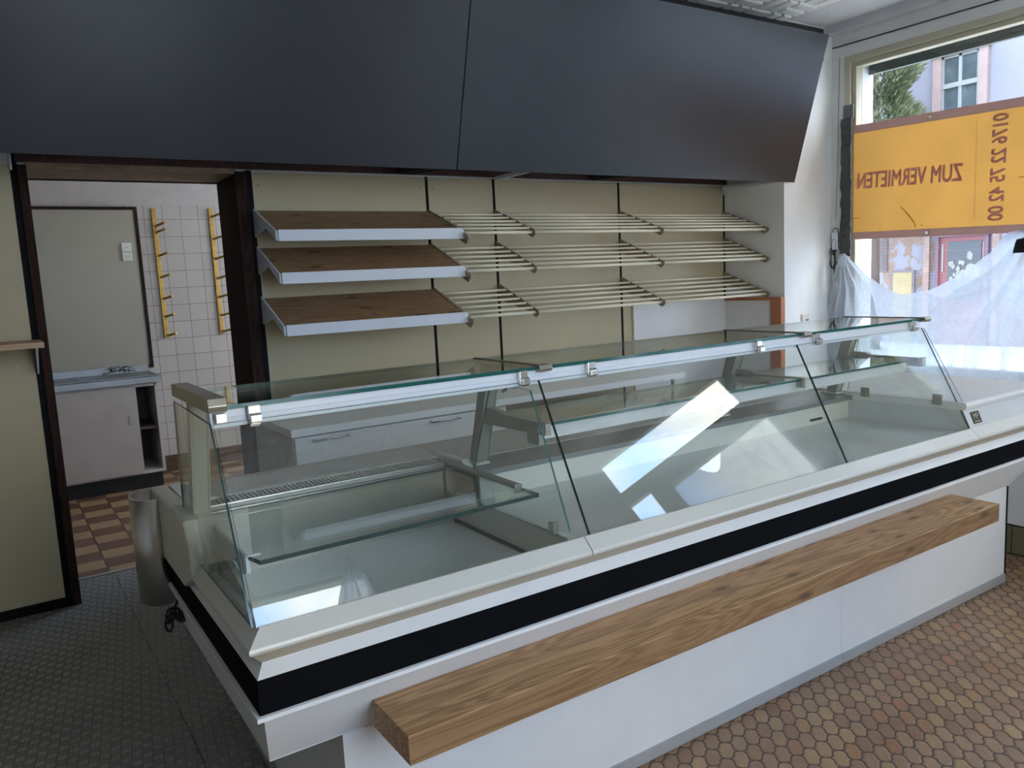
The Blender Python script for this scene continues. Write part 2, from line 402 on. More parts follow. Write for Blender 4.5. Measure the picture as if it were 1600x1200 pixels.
# ------------------------------------------------------------ room shell
CZ = 3.44
struct(bx('floor', .30, 6.1, -1.8, 5.0, -.10, 0, tile_floor))
struct(bx('floor', -2.4, .30, -1.8, 5.0, -.10, 0, tile_floor))
struct(bx('floor', -1.2, 3.4, 5.0, 7.9, -.10, .002, br_floor))
struct(MB().prism([(-2.4, -1.6), (4.36, -1.6), (5.90, -.06), (5.96, .02), (5.96, 5.1), (-2.4, 5.1)], 'z', CZ, CZ+.2).build('ceiling', ceil_m, None, 0, (2, 2, CZ)))
struct(bx('ceiling', -1.2, 3.4, 5.0, 7.9, 2.85, 3.05, ceil_m))
def holed_wall(name, P0, U, L, z0, z1, th, holes, mat):
    """upright wall along U from P0, thickness towards its normal side, rectangular openings (s0,s1,z0,z1)"""
    U = Vector(U).normalized(); N = Vector((U.y, -U.x, 0)); P0 = Vector(P0)
    ss = sorted({0, L, *[h[0] for h in holes], *[h[1] for h in holes]}); zz = sorted({z0, z1, *[h[2] for h in holes], *[h[3] for h in holes]})
    mb = MB()
    for i in range(len(ss)-1):
        for j in range(len(zz)-1):
            a, b, c, d = ss[i], ss[i+1], zz[j], zz[j+1]; sm, zm = (a+b)/2, (c+d)/2
            if any(h[0] < sm < h[1] and h[2] < zm < h[3] for h in holes): continue
            q = [P0+U*a, P0+U*b, P0+U*b+N*th, P0+U*a+N*th]
            mb.hexa([(p.x, p.y, c) for p in q]+[(p.x, p.y, d) for p in q])
    bmesh.ops.remove_doubles(mb.bm, verts=mb.bm.verts, dist=1e-5)
    dup = [f for f in mb.bm.faces if False]
    return struct(mb.build(name, mat, None, 0, P0))
# back wall with the doorway into the back room (y 4.66 - 5.05)
holed_wall('wall_back', (-2.4, 5.05, 0), (1, 0, 0), 7.66+.3, 0, CZ, .38, [(2.635, 3.645, 0, 2.265)], white_paint)
# side return right of the shelf niche
struct(bx('wall_niche', 5.25, 5.85, 4.05, 4.67, 0, CZ, white_paint))
struct(bx('wall_left', -2.6, -2.4, -1.8, 5.05, 0, CZ, white_paint))
# front wall (behind the camera) with a shop window, its diagonal corner with the door
holed_wall('wall_front', (-2.4, -1.5, 0), (1, 0, 0), 6.7, 0, CZ, .12, [(2.9, 4.56, .7, 3.03)], white_paint)
D0 = Vector((5.0, -.8, 0)); DU = Vector((1, 1, 0)).normalized()
holed_wall('wall_corner', D0-DU*.99, DU, 2.19, 0, CZ, .06, [(.30, 1.63, 2.97, 3.31), (.30, .51, .12, 2.82), (.70, 1.72, .05, 2.76)], white_paint)
# window wall on the right
holed_wall('wall_right', (5.85, .0, 0), (0, 1, 0), 4.7, 0, CZ, .24, [(.6, 3.93, .70, 3.19)], white_paint)
# back room shell
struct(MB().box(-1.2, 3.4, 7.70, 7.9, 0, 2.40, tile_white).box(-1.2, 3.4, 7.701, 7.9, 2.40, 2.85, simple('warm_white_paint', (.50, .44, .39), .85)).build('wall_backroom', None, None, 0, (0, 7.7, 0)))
struct(bx('baseboard_backroom', 1.12, 3.2, 7.685, 7.70, 0, .145, wood('brown_skirting', (.07, .03, .016), (.15, .075, .04), 'x', .4, False)))
struct(bx('wall_backroom_left', -1.4, -1.2, 5.0, 7.9, 0, 2.85, white_paint))
holed_wall('wall_backroom_right', (3.2, 5.05, 0), (0, 1, 0), 2.85, 0, 2.85, .2, [(.35, 2.0, 1.0, 2.4)], white_paint)
# beam along the window wall and the plain border of the ceiling
struct(MB().box(5.75, 5.852, -.1, 4.05, 3.375, CZ, None).box(5.25, 5.75, -.1, 4.05, CZ-.004, CZ, None).build('trim_1', simple('beam_grey_white', (.62, .62, .62), .8)))
# relief ceiling tiles (basket pattern)
def relief_tiles():
    mb = MB(); T = .92
    for i in range(0, 8):
        for j in range(0, 6):
            x0 = 5.22-(i+1)*T; y0 = 4.62-(j+1)*T
            if x0+T > 5.24 or x0 < -2.3: continue
            mb.box(x0+.004, x0+T-.004, y0+.004, y0+T-.004, CZ-.012, CZ)
            for a in range(4):
                for b in range(4):
                    cx = x0+T*(a+.5)/4; cy_ = y0+T*(b+.5)/4; g = T/8
                    if (a+b) % 2 == 0:
                        for k in (-.5, .5): mb.box(cx+k*g-.04, cx+k*g+.04, cy_-g*.9, cy_+g*.9, CZ-.034, CZ-.012)
                    else:
                        for k in (-.5, .5): mb.box(cx-g*.9, cx+g*.9, cy_+k*g-.04, cy_+k*g+.04, CZ-.034, CZ-.012)
    o = mb.build('trim_2', ceil_m, None, .004); struct(o, 'white relief ceiling tiles with a basket pattern')
relief_tiles()

# doorway casing
d = bx('door_1', .195, .235, 4.63, 5.05, 0, 2.27, mahog_v); struct(d)
struct(MB().box(1.236, 1.285, 4.66, 5.05, 0, 2.262).box(1.236, 1.30, 4.63, 4.66, 0, 2.27).build('door_2', mahog_v, None, 0, (1.26, 4.8, 0)))
struct(MB().box(.235, 1.245, 4.635, 5.05, 2.258, 2.29).build('trim_3', lintel_m))
struct(MB().box(.19, 5.25, 4.62, 4.655, 2.285, 2.42).build('trim_4', mahog))
struct(MB().box(.17, 1.31, 5.045, 5.062, 2.252, 2.27).build('trim_5', mahog_v))
struct(MB().box(.235, 1.245, 5.03, 5.06, .0, .012).build('trim_6', alu))
struct(MB().box(-2.4, .20, 4.635, 4.65, 0, .055).build('baseboard_left', slot_m))

# ------------------------------------------------------------ shelf-wall panels
def upright(x, z0, z1, label, w=.022):
    mb = MB().box(x-w/2, x+w/2, 4.648, 4.672, z0, z1)
    o = mb.build('slotted_upright', slot_m, None, 0, (x, 4.65, z0)); tag(o, label, 'shelf upright', 'black slotted uprights in the panel wall')
    return o
pan = [(1.335, 2.44, 'wide cream wall panel behind the three wooden shelves'),
       (2.46, 2.952, 'narrow cream wall panel right beside the wooden shelves'),
       (2.972, 4.072, 'wide cream wall panel behind the middle bay of rod shelves'),
       (4.092, 5.232, 'cream wall panel behind the last bay of rod shelves, next to the niche')]
for a, b, lab in pan:
    t = thing('wall_panel', ((a+b)/2, 4.65, .6), lab, 'wall panel')
    bx('board', a, b, 4.65, 4.668, .60, 2.272, cream_panel_m, t, .001)
    for sx in (a+.035, b-.035):
        MB().disc((sx, 4.65, 2.20), (0, -1, 0), .006, .003, 10).build('screw', brack_m, t)
t = thing('wall_panel', (-1.1, 4.65, 0), 'big cream wall panel left of the doorway, with a small shelf', 'wall panel')
bx('board', -2.38, .165, 4.65, 4.668, .05, 2.27, cream_panel_m, t, .001)
for z in (1.28, 2.0): MB().disc((.09, 4.65, z), (0, -1, 0), .006, .003, 10).build('screw', brack_m, t)
upright(.182, 0, 2.33, 'black slotted upright left of the doorway', .030)
o = bx('shelf_hook', .166, .176, 4.636, 4.648, 2.245, 2.33, shelfwhite); tag(o, 'small white hook plate at the top of the black upright left of the doorway', 'hook')
upright(1.318, .6, 2.28, 'black slotted upright between the doorway and the wooden shelves', .030)
upright(2.45, .6, 2.275, 'black slotted upright at the right end of the wooden shelves', .018)
upright(2.962, .6, 2.275, 'black slotted upright between the first and the second bay of rod shelves', .018)
upright(4.082, .6, 2.275, 'black slotted upright between the second and the third bay of rod shelves', .018)
upright(5.241, 1.35, 2.20, 'black slotted upright in the corner of the shelf niche', .018)

# small shelf on the left panel
t = thing('wall_shelf', (-.6, 4.5, 1.385), 'pale wooden shelf at the left edge on a white bracket', 'shelf')
bx('board', -1.6, .20, 4.30, 4.65, 1.385, 1.412, beech, t, .002)
MB().prism([(4.645, 1.385), (4.645, 1.24), (4.625, 1.24), (4.42, 1.372), (4.42, 1.385)], 'x', .170, .178).build('bracket', shelfwhite, t)
MB().prism([(4.645, 1.385), (4.645, 1.24), (4.625, 1.24), (4.42, 1.372), (4.42, 1.385)], 'x', -1.3, -1.292).build('bracket', shelfwhite, t)

# sloping shelves
tiers = [(2.055, 1.912, 'top'), (1.842, 1.684, 'middle'), (1.555, 1.402, 'bottom')]
YB, YF = 4.64, 4.245
for zb, zf, nm in tiers:
    t = thing('wooden_shelf', (1.885, 4.6, zb), f'sloping brown oak shelf with white front, {nm} of the three', 'shelf', 'sloping wooden bread shelves')
    MB().prism([(YB, zb), (YB, zb-.018), (YF+.012, zf-.018), (YF+.012, zf)], 'x', 1.335, 2.455).build('board', oak_shelf, t)
    MB().hexa([(1.333, YF, zf-.055), (2.47, YF-.01, zf-.060), (2.47, YF+.012, zf-.060), (1.333, YF+.012, zf-.055),
               (1.333, YF, zf+.006), (2.47, YF-.01, zf+.006), (2.47, YF+.012, zf+.004), (1.333, YF+.012, zf+.004)]).build('front_lip', shelfwhite, t, .0015)
    for a in (1.322, 2.448):
        MB().prism([(YB+.005, zb+.01), (YF+.012, zf), (YF+.012, zf-.05), (YB-.20, zb-.11), (YB+.005, zb-.15)], 'x', a, a+.010).build('side_bracket', shelfwhite if a < 2 else brack_m, t)
bays = [(2.462, 2.957, 'first'), (2.967, 4.077, 'second'), (4.087, 5.218, 'third')]
for ti, (zb, zf, nm) in enumerate(tiers):
    for bi, (xa, xb, bn) in enumerate(bays):
        where = ['beside the wooden shelves', 'in the wide middle bay', 'in the right bay beside the niche wall'][bi]
        t = thing('rod_shelf', ((xa+xb)/2, 4.6, zb), f'sloping cream rod shelf {where}, {nm} tier', 'shelf', 'sloping cream rod shelves')
        for k in range(5):
            f = k/4; y = YB-.10+(YF-YB+.09)*f if k else YB-.10
            y = 4.545+(4.235-4.545)*f; zz = zb+.005+(zf-zb)*((YB-y)/(YB-YF))
            MB().tube([(xa, y, zz), (xb, y, zz)], .0078, 8).build('rod', rod_m, t)
        y = 4.205; zz = zb+(zf-zb)*((YB-y)/(YB-YF))-.012
        MB().tube([(xa, y, zz), (xb, y, zz)], .0105, 10).build('rod', rod_m, t)
        for xx in ((xb,) if bi < 2 else (xb,)):
            slope = (zf-zb)/(YF-YB)
            L = lambda yy, dz: (yy, zb+slope*(yy-YB)+dz)
            MB().prism([L(YB+.005, .014), L(4.20, .010), L(4.172, .012), L(4.172, -.012), L(4.205, -.045), L(4.29, -.040), L(YB+.005, -.095)][::-1], 'x', xx-.002, xx+.006).build('end_bracket', brack_m, t, .001)
        if bi == 0:
            slope = (zf-zb)/(YF-YB); L = lambda yy, dz: (yy, zb+slope*(yy-YB)+dz)
            MB().prism([L(4.34, -.03), L(4.19, -.015), L(4.172, -.012), L(4.172, -.03), L(4.21, -.08), L(4.29, -.075)][::-1], 'x', 2.462, 2.468).build('end_bracket', brack_m, t)

# white splash boards in the niche corner with orange wooden edging
t = thing('splash_board', (4.72, 4.6, .6), 'white board low in the niche corner with orange wooden edging', 'wall board')
bx('board', 4.185, 5.24, 4.632, 4.648, .60, 1.345, white_lam, t)
bx('side_board', 5.228, 5.245, 4.15, 4.632, .60, 1.325, white_lam, t)
bx('top_edging', 5.215, 5.248, 4.14, 4.632, 1.322, 1.348, orange_m, t, .001)
bx('front_edging', 5.20, 5.25, 4.045, 4.145, .60, 1.348, orange_m, t, .001)

# ------------------------------------------------------------ anthracite hood boards
def hood():
    P = lambda x, s, off=0: None
    yb, zb_, yt, zt = 4.0, 2.225, 3.70, 3.235
    dv = Vector((0, yt-yb, zt-zb_)).normalized(); nv = Vector((0, dv.z, -dv.y))  # towards back
    th = .022
    xs = [(-2.38, 2.305, 'wide anthracite hood board above the doorway, left of the seam'), (2.311, 5.31, 'anthracite hood board above the rod shelves, right of the seam')]
    for a, b, lab in xs:
        t = thing('hood_board', ((a+b)/2, 4.0, 2.225), lab, 'fascia board', 'anthracite hood boards over the shelf wall')
        A = Vector((0, yb, zb_)); B = Vector((0, yt, zt)); A2 = A+nv*th; B2 = B+nv*th
        MB().hexa([(a, A.y, A.z), (b, A.y, A.z), (b, A2.y, A2.z), (a, A2.y, A2.z), (a, B.y, B.z), (b, B.y, B.z), (b, B2.y, B2.z), (a, B2.y, B2.z)]).build('panel', hood_m, t, .0012)
        for sx in (a+.03, (a+b)/2, b-.05):
            MB().prism([(4.66, 3.20), (4.66, 2.30), (4.60, 2.28), (4.03, 2.245), (3.735, 3.225)], 'x', sx-.009, sx+.009).build('support_rib', hood_edge, t)
hood()
o = bx('ceiling_batten', -2.38, 5.70, 4.02, 4.045, 3.17, CZ-.03, hood_edge); tag(o, 'black batten strip under the ceiling behind the hood top edge', 'batten')
# underside details of the hood: white bracket and pelmet end
o = MB().prism([(2.955, 4.06), (2.985, 4.06), (2.985, 4.62), (2.955, 4.62)], 'z', 2.262, 2.285).build('hood_bracket', shelfwhite, None, 0, (2.97, 4.4, 2.26)); tag(o, 'small white bracket under the hood above the narrow panel', 'bracket')
o = bx('pelmet_board', 5.19, 5.25, 4.03, 4.62, 2.232, 2.262, white_lam); tag(o, 'short whitish board under the hood at the top of the niche', 'board')

# ------------------------------------------------------------ low white cabinet at the back wall
t = thing('low_cabinet', (2.6, 4.2, 0), 'long low white cabinet with bar handles behind the display counter', 'cabinet')
cab_white = simple('bright_white_cabinet', (.86, .86, .85), .4, 0, .02)
bx('worktop', 1.205, 4.0, 3.915, 4.645, .852, .892, cab_white, t, .002)
bx('carcass', 1.222, 2.52, 3.955, 4.64, .06, .850, simple('cabinet_side_grey', (.50, .49, .45), .5), t)
bx('plinth', 1.23, 2.5, 4.0, 4.6, 0, .06, slot_m, t)
dd = bx('drawer_front', 1.228, 2.516, 3.935, 3.954, .075, .842, cab_white, t, .001)
for hx in ((1.315, 1.515), (1.995, 2.19)):
    mb = MB().tube([(hx[0], 3.905, .822), (hx[1], 3.905, .822)], .005, 8)
    for q in (hx[0]+.01, hx[1]-.01): mb.tube([(q, 3.935, .822), (q, 3.905, .822)], .005, 8)
    me = mb.build('handle', chrome, t); me.parent = dd
bx('shelf_panel', 2.52, 3.93, 4.50, 4.52, .30, .85, cream_panel_m, t)
bx('leg', 3.93, 3.965, 3.955, 3.985, 0, .852, white_lam, t); bx('leg', 3.93, 3.965, 4.58, 4.61, 0, .852, white_lam, t)

# ------------------------------------------------------------ back room: sink unit, panel, brass racks
t = thing('sink_cabinet', (.6, 7.4, 0), 'white sink cabinet with steel top and half open sliding door in the back room', 'cabinet')
bx('plinth', -.6, 1.08, 7.16, 7.68, 0, .13, rubber_black, t)
mb = MB().box(-.6, 1.105, 7.12, 7.69, .13, .155).box(1.082, 1.105, 7.12, 7.69, .155, .885).box(-.6, -.58, 7.12, 7.69, .155, .885).box(-.58, 1.082, 7.67, 7.69, .155, .885).box(-.58, 1.09, 7.12, 7.14, .862, .885).box(.915, .925, 7.16, 7.67, .155, .86)
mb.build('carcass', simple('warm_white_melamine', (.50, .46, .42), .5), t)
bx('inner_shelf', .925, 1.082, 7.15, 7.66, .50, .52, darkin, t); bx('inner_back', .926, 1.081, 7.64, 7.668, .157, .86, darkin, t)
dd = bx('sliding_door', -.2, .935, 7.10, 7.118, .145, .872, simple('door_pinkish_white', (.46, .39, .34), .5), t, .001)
me = MB().prism([(.858, .56), (.882, .56), (.882, .64), (.858, .64)], 'y', 7.094, 7.101).build('handle', nickel, t, .003); me.parent = dd
mb = MB().box(-.6, 1.135, 7.08, 7.10, .89, .95).box(-.6, 1.135, 7.10, 7.69, .925, .94).box(-.6, 1.135, 7.675, 7.695, .94, 1.005).box(-.6, 1.135, 7.08, 7.11, .94, .955)
for k in range(9): mb.box(-.05, .55, 7.20+k*.045, 7.21+k*.045, .94, .945)
mb.build('steel_top', simple('sink_steel', (.33, .32, .31), .38, 1, .1), t, .002)
mb = MB()
random.seed(3)
for k in range(60):
    c = Vector((.86+random.uniform(-.10, .16), 7.55+random.uniform(-.08, .08), .965+random.uniform(0, .05)))
    u = Vector((random.uniform(-1, 1), random.uniform(-1, 1), random.uniform(-.5, .5))); v = Vector((random.uniform(-1, 1), random.uniform(-1, 1), random.uniform(-.5, .5)))
    mb.face([c-u*.02, c+v*.012, c+u*.02, c-v*.012])
mb.tube([(.75, 7.55, .955), (.9, 7.53, .985), (1.02, 7.56, .96)], .004, 6)
o = mb.build('dried_plant', simple('dull_green_leaf', (.035, .045, .018), .7), None, 0, (.88, 7.55, .95), False); tag(o, 'heap of dark withered leaves on the steel sink top', 'plant')
t = thing('cream_backboard', (.6, 7.65, 1.0), 'large cream board with dark brown edging above the steel sink', 'wall board')
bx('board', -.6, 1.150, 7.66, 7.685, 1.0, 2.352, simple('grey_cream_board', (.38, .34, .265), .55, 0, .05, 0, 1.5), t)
MB().box(-.6, 1.178, 7.65, 7.69, 2.352, 2.378).box(1.150, 1.178, 7.65, 7.69, .97, 2.352).build('edging', mahog_v, t)
for z in (2.032, 1.952):
    tt = thing('wall_socket', (1.06, 7.655, z), f'ivory wall socket on the cream board, {"upper" if z > 2 else "lower"} of the two', 'socket', 'sockets above the sink')
    bx('cover', 1.022, 1.102, 7.640, 7.66, z-.038, z+.038, sock_m, tt, .004)
    MB().disc((1.062, 7.6405, z), (0, -1, 0), .024, .0035, 18).build('socket_face', sock_m, tt)
    mb = MB().disc((1.054, 7.6368, z), (0, -1, 0), .0035, .001, 8).disc((1.070, 7.6368, z), (0, -1, 0), .0035, .001, 8); mb.build('pin_holes', rubber_black, tt)
for px, lab, zs in ((1.315, 'left brass hook rail on the white tiles', [2.22, 2.165, 1.96, 1.77, 1.58, 1.42, 1.25]), (1.80, 'right brass hook rail beside the dark door post', [2.30, 2.10, 1.92, 1.74, 1.57, 1.40, 1.25])):
    t = thing('hook_rail', (px, 7.7, 1.22), lab, 'hook rail', 'brass hook rails in the back room')
    bx('rail', px-.018, px+.018, 7.672, 7.70, 1.22, 2.37, brass, t, .002)
    for z in zs:
        MB().tube([(px+.005, 7.675, z-.008), (px+.012, 7.60, z-.004), (px+.055, 7.52, z+.014)], .011, 8).build('hook', brass, t)

# ------------------------------------------------------------ floor mats
for a, b, lab, y1 in ((-1.6, .438, 'dark checkered rubber mat left of the seam', 5.035), (.442, .615, 'narrow dark checkered rubber mat under the counter end, right of the seam', 5.035)):
    if a < 0: o = MB().prism([(a, 1.2), (b, 1.2), (b, 5.028), (.237, 5.028), (.237, 4.628), (a, 4.628)], 'z', .0005, .008).build('rubber_mat', mat_rubber, None, 0, (-.5, 3, 0))
    else: o = bx('rubber_mat', a, b, 1.2, 5.028, 0.0005, .008, mat_rubber)
    tag(o, lab, 'floor mat', 'checkered rubber mats')
    if a < 0: pass
tmp = bx('rubber_mat', .617, 1.20, 2.85, 4.62, .0005, .008, mat_rubber); tag(tmp, 'dark checkered rubber mat behind the counter at the low cabinet', 'floor mat', 'checkered rubber mats')

# ------------------------------------------------------------ display counter
CT = thing('display_counter', (2.3, 2.25, 0), 'long white glass display counter with a black band', 'counter')
def ringsec(rings, mat, name, xl=None, xr=None, yb=2.80, left=True, right=True, bevel=0.0, lab=None):
    """sweep of a front profile round the counter with mitred corners; ring = (y_front, z, x_left, x_right)"""
    mb = MB(); cols = []
    for (yf, z, xa, xb) in rings:
        c = []
        if left and xl is None: c += [(xa, yb, z), (xa, yf, z)]
        else: c += [(xl, yf, z)]
        if right and xr is None: c += [(xb, yf, z), (xb, yb, z)]
        else: c += [(xr, yf, z)]
        cols.append([mb.bm.verts.new(p) for p in c])
    for i in range(len(cols)-1):
        for j in range(len(cols[0])-1):
            mb.bm.faces.new((cols[i][j], cols[i][j+1], cols[i+1][j+1], cols[i+1][j]))
    o = mb.build(name, mat, CT, 0)
    return o
XL, XR = .397, 4.15
def solid(o, th):
    s = o.modifiers.new('solid', 'SOLIDIFY'); s.thickness = th; s.offset = 0; return o
# rail segments (ivory), black band etc.
railp = [(1.742, .852, .432, 4.12), (1.735, .852, .425, 4.12), (1.701, .820, .391, 4.12), (1.699, .814, .389, 4.12), (1.701, .808, .391, 4.12)]
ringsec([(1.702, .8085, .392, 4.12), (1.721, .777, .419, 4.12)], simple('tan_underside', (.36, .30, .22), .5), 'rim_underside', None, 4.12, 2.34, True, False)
solid(ringsec(railp, rail_m, 'rim_rail', None, 1.352, 2.34, True, False), .003)
solid(ringsec(railp, rail_m, 'rim_rail', 1.355, 3.50, 2.34, False, False), .003)
solid(ringsec(railp, rail_m, 'rim_rail', 3.503, 4.12, 2.34, False, False), .003)
ringsec([(1.724, .782, .422, XR), (1.7215, .7755, .4195, XR), (1.692, .752, .399, XR)], white_lam, 'upper_bevel')
ringsec([(1.692, .752, .399, XR), (1.690, .750, .397, XR), (1.690, .670, .397, XR)], black_m, 'black_band')
ringsec([(1.690, .670, .397, XR), (1.681, .669, .388, XR), (1.681, .659, .388, XR), (1.702, .655, .407, XR)], simple('white_lip', (.80, .80, .80), .35), 'band_lip')
ringsec([(1.702, .655, .407, XR-.02), (1.81, .487, .437, 4.03)], white_lam, 'lower_apron')
mb = MB(); mb.box(.437, 4.03, 1.812, 2.80, .483, .487); mb.build('underside', white_lam, CT)
bx('plinth', .62, 2.690, 1.81, 2.72, 0, .483, white_lam, CT); bx('plinth', 2.692, 4.005, 1.81, 2.72, 0, .483, white_lam, CT)
MB().box(.612, 2.690, 1.804, 1.81, .004, .045).box(.612, .62, 1.804, 2.72, .004, .045).build('kick_strip', kick_m, CT)
MB().box(2.693, 4.010, 1.804, 1.81, .004, .045).build('kick_strip', kick_m, CT)
bx('corner_trim', 4.005, 4.014, 1.806, 1.83, .0, .485, slot_m, CT)
bx('rear_panel', .44, 4.10, 2.80, 2.815, .483, .935, white_lam, CT)
# inner structure
mb = MB().box(.445, 1.345, 1.76, 2.52, .722, .732); mb.build('well_floor', deck_m, CT)
MB().box(.45, 1.33, 2.462, 2.472, .732, .930).prism([(2.462, .93), (2.475, .93), (2.49, .957), (2.478, .957)], 'x', .47, 1.33).build('well_back', steel, CT)
MB().box(1.335, 1.36, 1.79, 2.47, .732, .838).build('well_side', deckwhite_m, CT)
MB().box(1.325, 1.334, 1.80, 2.46, .7325, .742).build('well_seam', rubber_black, CT)
MB().prism([(1.755, .732), (1.752, .842), (1.86, .850), (2.10, .905), (2.34, .935), (2.47, .935), (2.47, .732)], 'x', .445, .460).box(.432, .460, 1.746, 2.34, .80, .848).build('end_liner', deckwhite_m, CT)
MB().box(.47, 1.33, 2.476, 2.485, .948, .957).build('grille_lip', steel, CT)
mb = MB().box(.47, 1.332, 2.485, 2.585, .938, .948, slot_m)
for k in range(58):
    x = .475+k*.0147; mb.box(x, x+.0066, 2.487, 2.583, .949, .9545, sock_m)
mb.build('air_grille', None, CT)
bx('worktop', .44, 1.36, 2.587, 2.83, .925, .956, work_m, CT, .002)
bx('worktop', 1.362, 3.50, 2.455, 2.83, .925, .956, work_m, CT, .002)
MB().prism([(2.30, .944), (2.455, .954), (2.455, .925), (2.30, .925)], 'x', 1.36, 3.50).build('ledge_strip', strip_m, CT)
bx('display_floor', 1.345, 3.50, 1.742, 2.335, .822, .836, deck_m, CT)
bx('display_back', 1.362, 3.50, 2.325, 2.337, .836, .942, deckwhite_m, CT)
MB().prism([(3.20, .853), (3.29, .853), (3.293, .859), (3.29, .864), (3.20, .864), (3.197, .859)], 'y', 2.3225, 2.326).build('slot', rubber_black, CT)
# right end deck
MB().prism([(1.765, .930), (1.757, .935), (1.752, .95), (1.758, .962), (1.77, .965), (2.83, .965), (2.83, .930)], 'x', 3.496, 4.26).build('end_deck', white_lam, CT)
MB().prism([(1.737, .852), (1.770, .931), (2.37, .931), (2.37, .836), (1.737, .836)], 'x', 3.50, 4.14).build('end_box', simple('end_box_white', (.60, .61, .60), .35), CT)
for y in (2.23, 1.88):
    MB().box(3.490, 3.496, y-.022, y+.022, .945, .992, None).box(3.486, 3.490, y-.010, y+.010, .952, .972, None).build('glass_clip', nickel, CT, .002)
# logo badge on the end box
n_ = Vector((0, -.079, .033)).normalized()
def slopept(x, f, off): # f 0..1 up the sloped face
    return Vector((x, 1.737+.033*f, .852+.079*f))+Vector((0, -.923, .385))*off
mb = MB(); x0, x1 = 3.497+.045, 3.497+.115
mb.hexa([slopept(x0, .18, 0), slopept(x1, .18, 0), slopept(x1, .18, .002), slopept(x0, .18, .002), slopept(x0, .80, 0), slopept(x1, .80, 0), slopept(x1, .80, .002), slopept(x0, .80, .002)])
badge = mb.build('badge', rubber_black, CT)
def text_mesh(s, size, name, mat, M, parent=None, ext=.0006, sx=1.0, spacing=1.0, offset=0.0, bold=0.0):
    c = bpy.data.curves.new(name, 'FONT'); c.body = s; c.size = size; c.extrude = ext; c.align_x = 'CENTER'; c.align_y = 'CENTER'
    c.space_character = spacing; c.offset = offset
    tmp_ = bpy.data.objects.new('tmp', c); sc.collection.objects.link(tmp_)
    bpy.context.view_layer.update(); dg = bpy.context.evaluated_depsgraph_get()
    me = bpy.data.meshes.new_from_object(tmp_.evaluated_get(dg)); bpy.data.objects.remove(tmp_)
    off = parent_loc(parent) if parent else Vector((0, 0, 0))
    if bold:
        b2 = bmesh.new()
        for dx, dy in ((-1, -1), (1, -1), (1, 1), (-1, 1), (0, 0)):
            k = len(b2.verts); b2.from_mesh(me); b2.verts.ensure_lookup_table()
            for v in b2.verts[k:]: v.co += Vector((dx*bold/sx, dy*bold, (dx+2*dy)*.00003))
        b2.to_mesh(me); b2.free()
    for v in me.vertices: v.co = (M @ Vector((v.co.x*sx, v.co.y, v.co.z))) - off
    me.materials.clear(); me.materials.append(mat)
    o = bpy.data.objects.new(name, me); sc.collection.objects.link(o)
    if parent: o.parent = parent
    return o
cc = slopept((x0+x1)/2, .53, .0022); upv = Vector((0, .385, .923))
Mx = Matrix(((1, 0, 0, cc.x), (0, upv.y, -.923, cc.y), (0, upv.z, .385, cc.z), (0, 0, 0, 1)))
lt = text_mesh('MP', .042, 'badge_letters', gold_m, Mx, CT, .0004, .8); lt.parent = badge
MB().hexa([slopept(x0+.012, .26, .002), slopept(x1-.012, .26, .002), slopept(x1-.012, .26, .0028), slopept(x0+.012, .26, .0028),
           slopept(x0+.012, .31, .002), slopept(x1-.012, .31, .002), slopept(x1-.012, .31, .0028), slopept(x0+.012, .31, .0028)]).build('badge_line', gold_m, CT).parent = badge
# fine cord loop on the end deck
# glass panes
def pane(name, poly, ax, a, b, mg, me, parent=CT): return MB().prism(poly, ax, a, b, mg, me).build(name, None, parent)
def fpane(x0, x1):
    n = Vector((0, -.89, .455)); t_ = .006
    A = Vector((0, 1.7365, .853)); B = Vector((0, 1.958, 1.288)); A2 = A-n*t_; B2 = B-n*t_
    mb = MB(); P = [(x0, A.y, A.z), (x1, A.y, A.z), (x1, A2.y, A2.z), (x0, A2.y, A2.z), (x0, B.y, B.z), (x1, B.y, B.z), (x1, B2.y, B2.z), (x0, B2.y, B2.z)]
    vs = [mb.bm.verts.new(p) for p in P]
    for q, mm in (((0, 3, 2, 1), edge_dark), ((4, 5, 6, 7), edge_dark), ((0, 1, 5, 4), glass_clear), ((2, 3, 7, 6), glass_clear), ((1, 2, 6, 5), edge_dark), ((3, 0, 4, 7), edge_dark)):
        f = mb.bm.faces.new([vs[i] for i in q]); f.material_index = mb.mi(mm)
    return mb.build('front_pane', None, CT)
fpane(.418, 1.374); fpane(1.378, 2.612); fpane(2.616, 3.498)
pane('end_pane', [(1.745, .853), (1.962, 1.288), (2.40, 1.300), (2.43, .953), (2.33, .853)], 'x', .409, .414, glass_clear, edge_dark)
pane('divider_pane', [(1.83, .838), (1.775, .862), (1.945, 1.262), (2.17, 1.272), (2.31, .96), (2.31, .838)], 'x', 1.331, 1.337, glass_clear, edge_green)
pane('end_pane', [(1.775, .97), (1.952, 1.285), (2.26, 1.285), (2.33, .97)], 'x', 3.500, 3.505, glass_clear, edge_dark)
